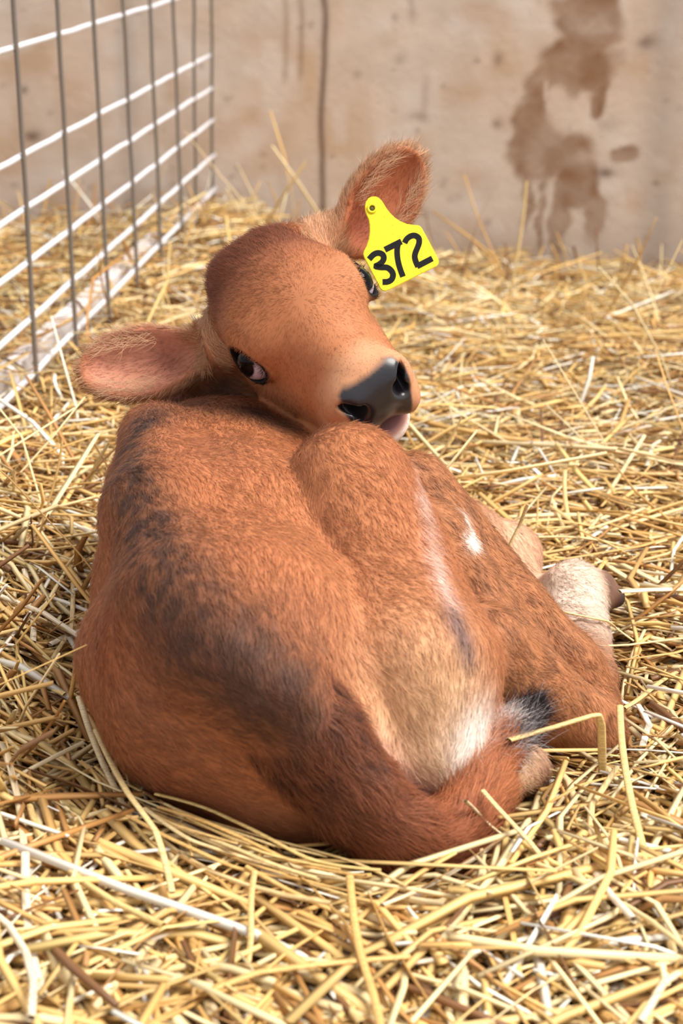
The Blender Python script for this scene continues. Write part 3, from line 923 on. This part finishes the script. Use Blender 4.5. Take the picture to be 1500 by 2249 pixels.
# ------------------------------------------------------------------ ear tag
def build_tag():
    c0 = W(822, 458, 1.942); nrm = unit(cam_vec(.12, .22, .97))

    def on_plane(x, y, lift=0.0):
        """photo crop units of the tag face -> point on the tag's plane"""
        u, v = 780 + x / 7.5, 420 + y / 7.5
        d = F_ + R_ * (u - 750) / FPX + U_ * (1124.5 - v) / FPX
        t = (c0 - C_).dot(nrm) / d.dot(nrm)
        return C_ + d * t + nrm * lift
    root = link(bpy.data.objects.new('ear_tag', None)); root.location = c0
    tag(root, 'yellow plastic ear tag numbered 372 pinned through the calf ear', 'ear tag')
    inv = -c0
    out = [(300, 88), (345, 90), (390, 112), (440, 160), (480, 225), (520, 290), (580, 365), (650, 435), (740, 495), (850, 540), (960, 556), (1040, 562), (1075, 580), (1105, 620), (1240, 870),
           (1365, 1110), (1378, 1150), (1372, 1195), (1335, 1240), (1000, 1405), (560, 1625), (500, 1648), (450, 1640), (412, 1605), (270, 1330), (145, 1090), (132, 1040), (145, 985), (190, 900),
           (222, 800), (240, 680), (238, 560), (222, 470), (190, 400), (165, 330), (160, 250), (175, 180), (220, 115), (260, 95)]
    n = len(out); T = .0008
    hole = [(285 + 46 * math.cos(a), 285 + 46 * math.sin(a)) for a in np.linspace(0, 2 * math.pi, 25)[:-1]]
    bm = bmesh.new()
    vo = [bm.verts.new(on_plane(x, y, T) + inv) for x, y in out]
    bm.faces.new(vo)
    r = bmesh.ops.extrude_face_region(bm, geom=bm.faces[:])
    for v in [e for e in r['geom'] if isinstance(e, bmesh.types.BMVert)]:
        v.co -= Vector(nrm * 2 * T)
    bmesh.ops.recalc_face_normals(bm, faces=bm.faces[:])
    eds = [e for e in bm.edges if abs(e.calc_face_angle(0)) > .9]
    bmesh.ops.bevel(bm, geom=eds, offset=.0005, segments=2, affect='EDGES')
    me = bpy.data.meshes.new('panel'); bm.to_mesh(me); bm.free()
    m = new_mat('tag_plastic', lin(244, 226, 20), .38, .4)
    nt = m.node_tree; b = nt.nodes['Principled BSDF']
    tc = nt.nodes.new('ShaderNodeTexCoord'); nz = nt.nodes.new('ShaderNodeTexNoise'); nz.inputs['Scale'].default_value = 180; nz.inputs['Detail'].default_value = 5
    cr = nt.nodes.new('ShaderNodeValToRGB'); cr.color_ramp.elements[0].position = .20; cr.color_ramp.elements[0].color = (*lin(190, 168, 20), 1)
    cr.color_ramp.elements[1].position = .40; cr.color_ramp.elements[1].color = (*lin(228, 206, 12), 1)
    nt.links.new(tc.outputs['Object'], nz.inputs['Vector']); nt.links.new(nz.outputs['Fac'], cr.inputs['Fac']); nt.links.new(cr.outputs['Color'], b.inputs['Base Color'])
    b.inputs['Subsurface Weight'].default_value = .0
    me.materials.append(m); link(bpy.data.objects.new('panel', me), root)
    # stud: raised collar with a dark socket, pin through the ear
    dark = new_mat('tag_socket', lin(84, 72, 34), .6, .3)

    def disc(name, cx, cy, r0, r1, z0, z1, mat):
        prof = [(r0 * .0 + 1e-5, z0), (r0, z0), (r1, z1), (r1 * .6, z1)]
        pr = [(r0, -.001), (r0, z0), ((r0 + r1) / 2, z1), (r1, z0), (r1, -.001)]
        V = []; Fc = []; K = 28
        for k in range(K):
            a = 2 * math.pi * k / K
            for rr, zz in pr: V.append(on_plane(cx + rr * math.cos(a), cy + rr * math.sin(a), T + zz) + inv)
        for k in range(K):
            for j in range(len(pr) - 1):
                Fc.append((k * 5 + j, ((k + 1) % K) * 5 + j, ((k + 1) % K) * 5 + j + 1, k * 5 + j + 1))
        o = mesh_obj(name, V, Fc, mat, root); bm2 = bmesh.new(); bm2.from_mesh(o.data); bmesh.ops.recalc_face_normals(bm2, faces=bm2.faces[:]); bm2.to_mesh(o.data); bm2.free()
        return o
    disc('stud_collar', 275, 290, 84, 46, .0012, .0016, m)
    V = [on_plane(275 + 50 * math.cos(a), 290 + 50 * math.sin(a), T + .0004) + inv for a in np.linspace(0, 2 * math.pi, 29)[:-1]]
    V += [v - nrm * .012 for v in V]
    mesh_obj('stud_pin', V, [tuple(range(28))] + [(k, k + 28, (k + 1) % 28 + 28, (k + 1) % 28) for k in range(28)], dark, root)
    ink = new_mat('tag_ink', lin(20, 17, 19), .55, .12)
    strokes = {
        'digit_three': [([(228, 1125), (300, 1050), (370, 1022), (440, 1040), (470, 1095), (450, 1160), (385, 1215), (335, 1240), (420, 1258), (520, 1262), (590, 1310), (622, 1380), (600, 1455), (535, 1495), (450, 1500)], 96)],
        'digit_seven': [([(488, 968), (760, 832)], 98), ([(720, 838), (694, 930), (690, 1040), (706, 1160), (738, 1280), (786, 1412)], 92)],
        'digit_two': [([(812, 856), (850, 790), (920, 742), (990, 738), (1046, 782), (1050, 860), (1022, 940), (990, 1020), (980, 1090), (1000, 1170), (1036, 1248)], 94), ([(1018, 1242), (1268, 1112)], 96)],
    }
    for name, sts in strokes.items():
        V = []; Fc = []
        for si, (pts, wd) in enumerate(sts):
            pts = np.array(pts, float)
            if len(pts) > 2:                                   # Catmull-Rom through the points
                q = []; ext = np.vstack([2 * pts[0] - pts[1], pts, 2 * pts[-1] - pts[-2]])
                for i in range(1, len(ext) - 2):
                    for t in np.linspace(0, 1, 6)[:-1]:
                        p0, p1, p2, p3 = ext[i - 1:i + 3]
                        q.append(.5 * (2 * p1 + (p2 - p0) * t + (2 * p0 - 5 * p1 + 4 * p2 - p3) * t * t + (3 * p1 - p0 - 3 * p2 + p3) * t ** 3))
                q.append(pts[-1]); pts = np.array(q)
            tg = np.gradient(pts, axis=0); tg /= np.linalg.norm(tg, axis=1)[:, None]
            nn = np.stack([-tg[:, 1], tg[:, 0]], 1)
            b0 = len(V); lf = .00025 + .00005 * si
            for p, q in zip(pts, nn):
                for sgn in (-1, 1):
                    x, y = p + q * sgn * wd / 2
                    V.append(on_plane(x, y, T + lf) + inv)
            for sgn_i in range(len(pts) - 1):
                a = b0 + 2 * sgn_i; Fc.append((a, a + 1, a + 3, a + 2))
        mesh_obj(name, V, Fc, ink, root, False)


build_tag()


# ------------------------------------------------------------------ straw
PAL = np.array([lin(240, 216, 164), lin(230, 190, 120), lin(216, 170, 102), lin(182, 132, 76), lin(248, 240, 224), lin(128, 88, 54), lin(228, 196, 126)])


def strand_mesh(paths, wid, flat, sides=4):
    """paths (n, k, 3), wid (n,), flat (n,) -> verts, quads"""
    n, k = paths.shape[:2]
    tg = np.gradient(paths, axis=1); tg /= np.linalg.norm(tg, axis=2)[..., None] + 1e-9
    up = np.tile([0, 0, 1.0], (n, 1)) + rng.normal(0, .5, (n, 3))
    a = np.cross(tg, up[:, None, :]); a /= np.linalg.norm(a, axis=2)[..., None] + 1e-9
    b = np.cross(tg, a)
    ang = np.arange(sides) * 2 * math.pi / sides
    taper = np.ones(k); taper[0] = .9; taper[-1] = .75
    w = (wid[:, None] * taper[None, :] / 2)[..., None, None]
    V = paths[:, :, None, :] + w * (a[:, :, None, :] * np.cos(ang)[None, None, :, None] + b[:, :, None, :] * (np.sin(ang)[None, None, :, None] * flat[:, None, None, None]))
    base = (np.arange(n) * k * sides)[:, None, None]
    i = np.arange(k - 1)[None, :, None]; j = np.arange(sides)[None, None, :]
    q = np.stack([base + i * sides + j, base + i * sides + (j + 1) % sides, base + (i + 1) * sides + (j + 1) % sides, base + (i + 1) * sides + j], -1).reshape(-1, 4)
    if sides == 4:
        e = (np.arange(n) * k * 4)[:, None]
        q = np.concatenate([q, e + np.array([3, 2, 1, 0]), e + (k - 1) * 4 + np.array([0, 1, 2, 3])])
    return V.reshape(-1, 3), q


def random_paths(n, c, yaw, pitch, L, k=4, kink=.25):
    d = np.stack([np.cos(yaw) * np.cos(pitch), np.sin(yaw) * np.cos(pitch), np.sin(pitch)], 1)
    t = np.linspace(-.5, .5, k)
    P = c[:, None, :] + d[:, None, :] * (L[:, None] * t[None, :])[..., None]
    sd = np.stack([-np.sin(yaw), np.cos(yaw), 0 * yaw], 1)
    bow = rng.normal(0, .06, n) * L; sag = rng.normal(-.01, .04, n) * L
    P = P + sd[:, None, :] * (bow[:, None] * (4 * t * t - .5)[None, :])[..., None]
    P[:, :, 2] += sag[:, None] * (4 * t * t - .5)[None, :]
    kk = rng.random(n) < kink
    j = rng.integers(1, k - 1, n)
    off = rng.normal(0, .16, (n, 3)) * L[:, None]; off[:, 2] *= .35
    for m in range(k):
        mm = kk & (m > j)
        P[mm, m] += off[mm] * ((m - j[mm]) / k)[:, None]
    return P


def clear_of_calf(P, tol=.001):
    n, k = P.shape[:2]
    ok = np.ones(n, bool)
    for a in range(k - 1):
        for t in (0, .33, .66, 1.0):
            q = P[:, a] * (1 - t) + P[:, a + 1] * t
            ok &= sdf_at(q) > tol
    return ok


def fine(P, m=36):
    """paths (n, k, 3) resampled to m points"""
    k = P.shape[1]; q = np.linspace(0, k - 1, m); i = np.minimum(q.astype(int), k - 2); f = (q - i)[None, :, None]
    return P[:, i] * (1 - f) + P[:, i + 1] * f


def in_board(Q, pad):
    """which points (n, m, 3) lie inside the board along the panel"""
    D = Q - BOARD['a']; l = D @ BOARD['d']; w = D @ BOARD['side'] - .028; h = Q[..., 2] - .035
    return (l > -pad) & (l < BOARD['L'] + pad) & (np.abs(w) < .015 + pad) & (np.abs(h) < .0375 + pad)


def clear_of_wires(Q, rad):
    """paths (n, m, 3) that keep their radius off every wire of the panel"""
    n = len(Q); ok = np.ones(n, bool)
    near = (np.abs(Q[:, :, 0] - (FA[0] + (Q[:, :, 1] - FA[1]) * FSTEP[0] / FSTEP[1])) < .03).any(1)
    idx = np.where(near)[0]
    if not len(idx): return ok
    q = Q[idx]; good = np.ones(len(idx), bool)
    for pts, r in WIRES:
        a, b = pts[:-1], pts[1:]
        lo = np.minimum(a, b).min(0) - .03; hi = np.maximum(a, b).max(0) + .03
        sel = np.where(((q.max(1) > lo) & (q.min(1) < hi)).all(1))[0]
        if not len(sel): continue
        X = q[sel]; best = np.full(X.shape[:2], 9.0)
        for p0, p1 in zip(a, b):
            ab = p1 - p0; t = np.clip((X - p0) @ ab / ab.dot(ab), 0, 1)
            best = np.minimum(best, np.linalg.norm(X - p0 - t[..., None] * ab, axis=2))
        good[sel] &= best.min(1) > r + rad[idx][sel]
    ok[idx] = good
    return ok


def keep_off_panel(P, wid, drape=.05):
    """straws that would pass through the board are laid over its top or left out; none passes through a wire"""
    hit = in_board(fine(P), .005)
    cross = hit.any(1); up = cross & (rng.random(len(P)) < drape)
    top = .0725 + .0055
    low = np.where(hit, fine(P)[..., 2], 9).min(1)
    P = P.copy(); P[up, :, 2] += (top + wid[up] / 2 - low[up])[:, None]
    Q = fine(P)
    return P, ~in_board(Q, .005).any(1) & clear_of_wires(Q, wid / 2)


def bed_map(P, pitch_ok):
    """height of the bedding, 1.5 cm cells: what a straw laid on top comes to rest on"""
    Q = fine(P[pitch_ok], 12).reshape(-1, 3)
    ix = np.floor((Q[:, 0] + 2) / .015).astype(int); iy = np.floor(Q[:, 1] / .015).astype(int)
    key = ix * 1000 + iy; o = np.lexsort((Q[:, 2], key)); key = key[o]; z = Q[o, 2]
    u, st, ct = np.unique(key, return_index=True, return_counts=True)
    return dict(zip(u.tolist(), z[st + (ct * .85).astype(int).clip(0, None).clip(max=ct - 1)].tolist()))


def bed_top(Q):
    ix = np.floor((Q[:, 0] + 2) / .015).astype(int); iy = np.floor(Q[:, 1] / .015).astype(int)
    g = ground(Q[:, 0], Q[:, 1]) + .012
    return np.array([BED.get(int(k), float(h)) for k, h in zip(ix * 1000 + iy, g)])


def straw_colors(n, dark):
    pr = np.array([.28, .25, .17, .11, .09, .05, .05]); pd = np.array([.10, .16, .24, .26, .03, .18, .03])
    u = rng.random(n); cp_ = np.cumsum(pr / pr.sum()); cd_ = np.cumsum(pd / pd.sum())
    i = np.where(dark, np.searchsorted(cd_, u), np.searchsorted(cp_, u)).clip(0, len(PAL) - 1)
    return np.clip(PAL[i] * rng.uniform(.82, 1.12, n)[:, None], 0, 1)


def build_straw():
    n = 58000
    # more of it close to the camera, where single stalks can be told apart
    y = 1.0 + 3.78 * rng.random(n) ** 1.25
    hw = .20 * y + .22
    x = rng.uniform(-1, 1, n) * hw
    x = np.where((rng.random(n) < .14) & (y > 2.0), x - rng.uniform(.1, .8, n), x)
    lay = rng.random(n)
    L = np.clip(rng.lognormal(math.log(.115), .55, n), .02, .36)
    wid = rng.choice([.0032, .0044, .0056, .0068], n, p=[.26, .34, .28, .12]) * rng.uniform(.85, 1.15, n)
    flat = rng.choice([.16, .28, .5, .75], n, p=[.3, .3, .2, .2])
    wid = wid * np.where(flat < .2, 1.35, 1.0)
    yaw = rng.uniform(0, 2 * math.pi, n)
    yaw = np.where(rng.random(n) < .3, rng.choice([.9, 2.2], n) + rng.normal(0, .3, n), yaw)
    leftside = (x < -.22) & (y > 1.4) & (y < 3)
    yaw = np.where(leftside & (rng.random(n) < .6), rng.normal(-.95, .35, n), yaw)
    pitch = rng.normal(0, .10, n)
    st = rng.random(n)
    pitch = np.where((st < .008) & (y > 1.9), rng.uniform(.35, 1.1, n), pitch)
    pitch = np.where(leftside & (st < .07), rng.uniform(.2, .8, n), pitch)
    far_ = (y > 4.2) & (st < .035)
    pitch = np.where(far_, rng.uniform(.3, 1.25, n), pitch)
    z = ground(x, y) - .016 + .046 * lay + np.abs(np.sin(pitch)) * L * .40
    c = np.stack([x, y, z], 1)
    wid = wid * np.interp(y, [1.0, 1.6, 2.4], [1.3, 1.15, 1.0])
    P = random_paths(n, c, yaw, pitch, L, kink=.4)
    low = (y < 2.1) & (np.abs(pitch) < .35)
    gz = ground(P[..., 0].ravel(), P[..., 1].ravel()).reshape(P.shape[:2])
    P[low, :, 2] = np.minimum(P[low, :, 2], gz[low] + .046)
    wallside = ((P[..., 0] - WALL_A[0]) * -WALL_DIR[1] + (P[..., 1] - WALL_A[1]) * WALL_DIR[0]).max(1) < -.004
    ok = clear_of_calf(P) & wallside
    ok &= (sdf_at(c) > .012) | (c[:, 2] < .03)
    P, off = keep_off_panel(P, wid)
    ok &= off
    P, wid, flat, lay, L, pitch = P[ok], wid[ok], flat[ok], lay[ok], L[ok], pitch[ok]
    global BED
    BED = bed_map(P, np.abs(pitch) < .25)
    V, Q = strand_mesh(P, wid, flat)
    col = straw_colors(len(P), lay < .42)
    colv = np.repeat(col, 16, axis=0) * rng.uniform(.74, 1.12, (len(V) // 4, 1)).repeat(4, 0)
    m = new_mat('straw', rough=.42, spec=.35, attr='Col')
    b = m.node_tree.nodes['Principled BSDF']
    o = quads_mesh('straw_bedding', V, Q, m, colors=np.clip(colv, 0, 1))
    tag(o, 'deep bed of loose golden straw covering the pen floor', 'straw', kind='stuff')
    # short chaff between the stalks
    n = 22000
    y = 1.0 + 2.2 * rng.random(n) ** 1.1; x = rng.uniform(-1, 1, n) * (.2 * y + .2)
    c = np.stack([x, y, ground(x, y) - .006 + .022 * rng.random(n)], 1)
    P = random_paths(n, c, rng.uniform(0, 6.28, n), rng.normal(0, .3, n), rng.uniform(.008, .035, n), k=3)
    P, off = keep_off_panel(P, np.full(n, .003), 0)
    P = P[clear_of_calf(P) & off]
    V, Q = strand_mesh(P, rng.uniform(.001, .003, len(P)), np.full(len(P), .3))
    o = quads_mesh('straw_chaff', V, Q, m, colors=np.repeat(straw_colors(len(P), rng.random(len(P)) < .4), 12, axis=0))
    tag(o, 'fine broken chaff lying between the straw stalks', 'chaff', kind='stuff')


def stalk_material():
    m = new_mat('straw_stalk', rough=.4, spec=.35)
    nt = m.node_tree; b = nt.nodes['Principled BSDF']
    oi = nt.nodes.new('ShaderNodeObjectInfo'); cr = nt.nodes.new('ShaderNodeValToRGB')
    e = cr.color_ramp.elements; e[0].color = (*PAL[2], 1); e[1].color = (*PAL[4], 1); e[1].position = 1
    for p_, k in ((.3, 1), (.55, 0), (.8, 6)):
        q = e.new(p_); q.color = (*PAL[k], 1)
    tc = nt.nodes.new('ShaderNodeTexCoord'); mp = nt.nodes.new('ShaderNodeMapping'); mp.inputs['Scale'].default_value = (14, 900, 900)
    nz = nt.nodes.new('ShaderNodeTexNoise'); nz.inputs['Scale'].default_value = 1.0
    mx = nt.nodes.new('ShaderNodeMix'); mx.data_type = 'RGBA'; mx.blend_type = 'MULTIPLY'; mx.inputs['Factor'].default_value = 1.0
    c2 = nt.nodes.new('ShaderNodeValToRGB'); c2.color_ramp.elements[0].position = .3; c2.color_ramp.elements[0].color = (.62, .55, .45, 1); c2.color_ramp.elements[1].position = .6; c2.color_ramp.elements[1].color = (1, 1, 1, 1)
    nt.links.new(oi.outputs['Random'], cr.inputs['Fac']); nt.links.new(tc.outputs['Object'], mp.inputs['Vector']); nt.links.new(mp.outputs['Vector'], nz.inputs['Vector'])
    nt.links.new(nz.outputs['Fac'], c2.inputs['Fac']); nt.links.new(cr.outputs['Color'], mx.inputs['A']); nt.links.new(c2.outputs['Color'], mx.inputs['B']); nt.links.new(mx.outputs['Result'], b.inputs['Base Color'])
    return m


def build_stalks():
    m = stalk_material()
    srng = np.random.default_rng(21)

    def hollow(path, r, flat=.8, sides=8):
        """a cut straw: ribbed tube with open ends"""
        path = np.asarray(path, float); n = len(path)
        tg = np.gradient(path, axis=0); tg /= np.linalg.norm(tg, axis=1)[:, None]
        ref = np.array([0, .2, 1.0]) if abs(unit(path[-1] - path[0])[2]) < .8 else np.array([1.0, .2, 0])
        V = []; Fc = []
        for i in range(n):
            a = unit(np.cross(tg[i], ref)); b_ = np.cross(tg[i], a)
            for k in range(sides):
                t = 2 * math.pi * k / sides
                V.append(path[i] + r * (a * math.cos(t) + b_ * math.sin(t) * flat))
        for i in range(n - 1):
            for k in range(sides):
                Fc.append((i * sides + k, i * sides + (k + 1) % sides, (i + 1) * sides + (k + 1) % sides, (i + 1) * sides + k))
        return V, Fc
    from mathutils.bvhtree import BVHTree
    DONE = []

    def solid(V, Fc):
        V = np.array(V)
        return BVHTree.FromPolygons([tuple(v) for v in V], Fc), (V.min(0), V.max(0))

    def touches(tree, box):
        return any((box[0] <= b[1]).all() and (b[0] <= box[1]).all() and tree.overlap(t) for t, b in DONE)
    # stalks one can pick out in the photograph: (label, radius, [(u, v, y) ...])
    S = [
        ('thick pale straw stalk bent in two, lying across the tail tuft', .0042, [(1116, 1626, 1.455), (1220, 1598, 1.465), (1300, 1574, 1.475), (1316, 1570, 1.478), (1320, 1588, 1.482), (1322, 1660, 1.50), (1323, 1712, 1.505)]),
        ('thin brown straw stalk sticking up beside the calf chin', .0028, [(926, 1076, 2.42), (955, 1022, 2.42), (985, 968, 2.42), (1014, 915, 2.42)]),
        ('short golden straw bent upright behind the shank', .0034, [(1030, 1418, 1.83), (1080, 1290, 1.83), (1106, 1228, 1.83), (1124, 1192, 1.835), (1140, 1160, 1.84), (1158, 1110, 1.84)]),
        ('tall pale straw stalk standing upright against the stained wall', .0062, [(1122, 655, 4.09), (1128, 600, 4.1), (1140, 500, 4.12), (1156, 398, 4.14)]),
        ('stubby golden straw standing on end at the calf hip', .0052, [(152, 1540, 1.63), (160, 1500, 1.625), (168, 1452, 1.62)]),
        ('long yellow straw leaning among the heap beside the wire panel', .0032, [(48, 1292, 2.0), (90, 1185, 2.02), (116, 1060, 2.05), (137, 964, 2.07)]),
        ('long pale straw lying flat across the front of the bedding', .0040, [(158, 2186, .05), (380, 2150, .054), (560, 2100, .056), (900, 2062, .052)]),
        ('long golden straw lying flat beyond the pale one', .0036, [(880, 2070, .044), (1160, 2020, .046), (1500, 1930, .05)]),
        ('white straw standing in front of the tail root', .0034, [(768, 1868, .075), (798, 2020, .066), (820, 2120, .062), (846, 2249, .055)]),
        ('slim upright straw in front of the rump', .0026, [(558, 1856, .085), (552, 1960, .066), (542, 2064, .045)]),
        ('white straw stub pointing at the tail bend', .0028, [(1022, 1732, .075), (1060, 1768, .055), (1102, 1806, .04)]),
        ('straight white straw beside the white stub', .0028, [(1060, 1732, .065), (1130, 1815, .05), (1212, 1906, .035)]),
        ('long pale straw hanging down past the hock', .0036, [(1362, 1540, .06), (1380, 1645, .055), (1398, 1760, .05), (1424, 1890, .042)]),
        ('long straw sloping down from the calf hip', .0034, [(172, 1496, .075), (222, 1612, .07), (258, 1702, .06), (300, 1790, .05)]),
        ('pale straw lying crosswise in front of the rump', .0038, [(10, 1922, .055), (120, 2000, .052), (250, 2088, .05)]),
        ('bent straw arching over the bedding below the hip', .0030, [(210, 1600, .06), (288, 1745, .07), (338, 1828, .066), (378, 1956, .045)]),
        ('slender straw crossing over the pale forefoot', .0024, [(1160, 1322, 1.86), (1240, 1345, 1.84), (1330, 1362, 1.85), (1392, 1408, 1.84)]),
        ('long flat straw pointing at the hock', .0026, [(1268, 1418, .036), (1380, 1414, .030), (1500, 1402, .026)]),
        ('pale green straw blade lying beside the hock', .0034, [(1372, 1500, .045), (1430, 1462, .045), (1488, 1424, .04)]),
    ]
    for i in range(14):                                       # sheaf lying along the rump
        t0 = srng.uniform(0, .35); t1 = t0 + srng.uniform(.45, .65); off = srng.uniform(4, 52)
        way = np.array([(235, 1655), (330, 1722), (470, 1790), (640, 1852), (800, 1890), (930, 1935)], float)
        tq = np.linspace(0, 1, 6)
        pts = []
        for t in np.linspace(t0, min(t1, 1), 4):
            pts.append((np.interp(t, tq, way[:, 0]) - off * .3, np.interp(t, tq, way[:, 1]) + off + srng.normal(0, 4), .036 + srng.uniform(0, .016)))
        S.append((None, srng.uniform(.0018, .0028), pts))
    def at_height(u, v, z):
        d = F_ + R_ * (u - 750) / FPX + U_ * (1124.5 - v) / FPX
        return C_ + d * ((z - CAM_H) / d[2])
    for label, r, pts in S:
        P = np.array([at_height(u, v, w) if w < 1 else W(u, v, w) for u, v, w in pts])
        q = np.linspace(0, 1, 25); t0 = np.linspace(0, 1, len(P))
        P = np.stack([np.interp(q, t0, P[:, k]) for k in range(3)], 1)
        Lp = np.linalg.norm(P[-1] - P[0])
        wv = srng.normal(0, 1, 3) * .012 * Lp; w2 = srng.normal(0, 1, 3) * .008 * Lp
        P = P + wv * np.sin(q * math.pi)[:, None] + w2 * np.sin(q * 2 * math.pi)[:, None]
        rr = r * .88
        for k in range(len(P)):                               # rest against the hide, not inside it
            view = unit(C_ - P[k]); steps = 0
            while sdf_at(P[k][None])[0] < rr * .9 + (.0055 if label and 'cross' in label else 0) and steps < 60:
                P[k] = P[k] + view * .001; steps += 1
        P[1:-1] = (P[:-2] + 2 * P[1:-1] + P[2:]) / 4 if label is None else P[1:-1]
        P0 = P.copy()
        for step in range(160):                               # lie on the straws placed before, not through them
            if label is None and step % 8 == 7:               # a straw of the sheaf finds another place beside it
                P = P0 + [srng.normal(0, .012), -abs(srng.normal(0, .012)), srng.uniform(-.004, .006)]
            elif label and step > 24: break
            V, Fc = hollow(P, rr, .5); tree, box = solid(V, Fc)
            if not touches(tree, box) and (label or sdf_at(P).min() > rr * .6): break
            P = P + unit(C_ - P.mean(0)) * .0015
        for _ in range(40 if pts[0][2] < 1 else 0):           # lying straws sink until they meet the bedding
            if (P[:, 2] - rr * .5 - bed_top(P)).min() < .0005: break
            P1 = P - np.array([0, 0, .0008]); V1, Fc = hollow(P1, rr, .5); t1, b1 = solid(V1, Fc)
            if touches(t1, b1) or sdf_at(P1).min() < rr * .3: break
            P, V, tree, box = P1, V1, t1, b1
        DONE.append((tree, box))
        c = P.mean(0)
        o = mesh_obj('straw_stalk', [v - c for v in V], Fc, m); o.location = c
        tag(o, label or 'straw stalk in the sheaf lying along the rump', 'straw', 'straws one can pick out' if label else 'sheaf of straws along the rump')
    # loose stalks on top of the bedding: alike, told apart only by their place
    kinds = []
    for i in range(12):
        k = 6; t = np.linspace(-.5, .5, k); L = .07 + .016 * i
        P = np.stack([t * L, (4 * t * t - .5) * srng.normal(0, .05) * L, (4 * t * t - .5) * srng.normal(0, .03) * L], 1)
        if i % 3 == 0:
            P[4:, 1] += np.array([.25, .5]) * L * .25
        V, Fc = hollow(P, .0021 + .0004 * (i % 4), .45 if i % 2 else .8)
        me = bpy.data.meshes.new('straw_stalk'); me.from_pydata([tuple(v) for v in V], [], Fc); me.polygons.foreach_set('use_smooth', [True] * len(Fc)); me.materials.append(m)
        kinds.append((me, P, V, Fc))
    placed = 0; tries = 0
    while placed < 270 and tries < 9000:
        tries += 1
        y = 1.08 + 1.5 * srng.random() ** 1.4
        x = srng.uniform(-1, 1) * (.19 * y + .02)
        ki = int(srng.integers(0, 12)); me, P, V, Fc = kinds[ki]
        yaw = srng.uniform(0, 6.28); pit = srng.normal(0, .09)
        if srng.random() < .03 and y > 1.9: pit = srng.uniform(.2, .6)
        rot = Matrix.Rotation(yaw, 4, 'Z') @ Matrix.Rotation(-pit, 4, 'Y') @ Matrix.Rotation(srng.normal(0, .2) + (math.pi if srng.random() < .5 else 0), 4, 'X')
        Wp = np.array([(Matrix.Translation((x, y, 0)) @ rot) @ Vector(p) for p in P])
        dense = fine(Wp[None], 24)[0]
        gap_ = np.sort(dense[:, 2] - bed_top(dense))
        z = -gap_[2] + .0005                                  # comes to rest on the bedding
        placed_ok = False
        for _ in range(5):
            Mx = Matrix.Translation((x, y, float(z))) @ rot
            tree, box = solid([Mx @ Vector(v) for v in V], Fc)
            if not touches(tree, box): placed_ok = True; break
            z += .0015
        Wp = Wp + [0, 0, z]; dense = dense + [0, 0, z]
        if not placed_ok or not clear_of_calf(Wp[None], .012)[0]: continue
        if (dense[:, 2] - ground(dense[:, 0], dense[:, 1])).max() > (.062 if y < 1.9 else .12): continue
        if in_board(dense[None], .003).any() or not clear_of_wires(dense[None], np.array([.003]))[0]: continue
        DONE.append((tree, box))
        o = link(bpy.data.objects.new('straw_stalk', me)); o.matrix_world = Mx
        shape = 'kinked' if ki % 3 == 0 else ('flattened' if ki % 2 else 'round')
        size = 'short' if ki < 4 else ('medium length' if ki < 8 else 'long')
        where = ('in front of the calf rump' if y < 1.42 else 'between the calf and the wire panel' if x < -.15 else 'beside the calf legs' if y < 2.0 else 'beyond the calf towards the concrete wall')
        tag(o, f'{size} {shape} straw stalk lying loose {where}', 'straw', f'{size} {shape} straws {where}')
        placed += 1


build_straw()
build_stalks()
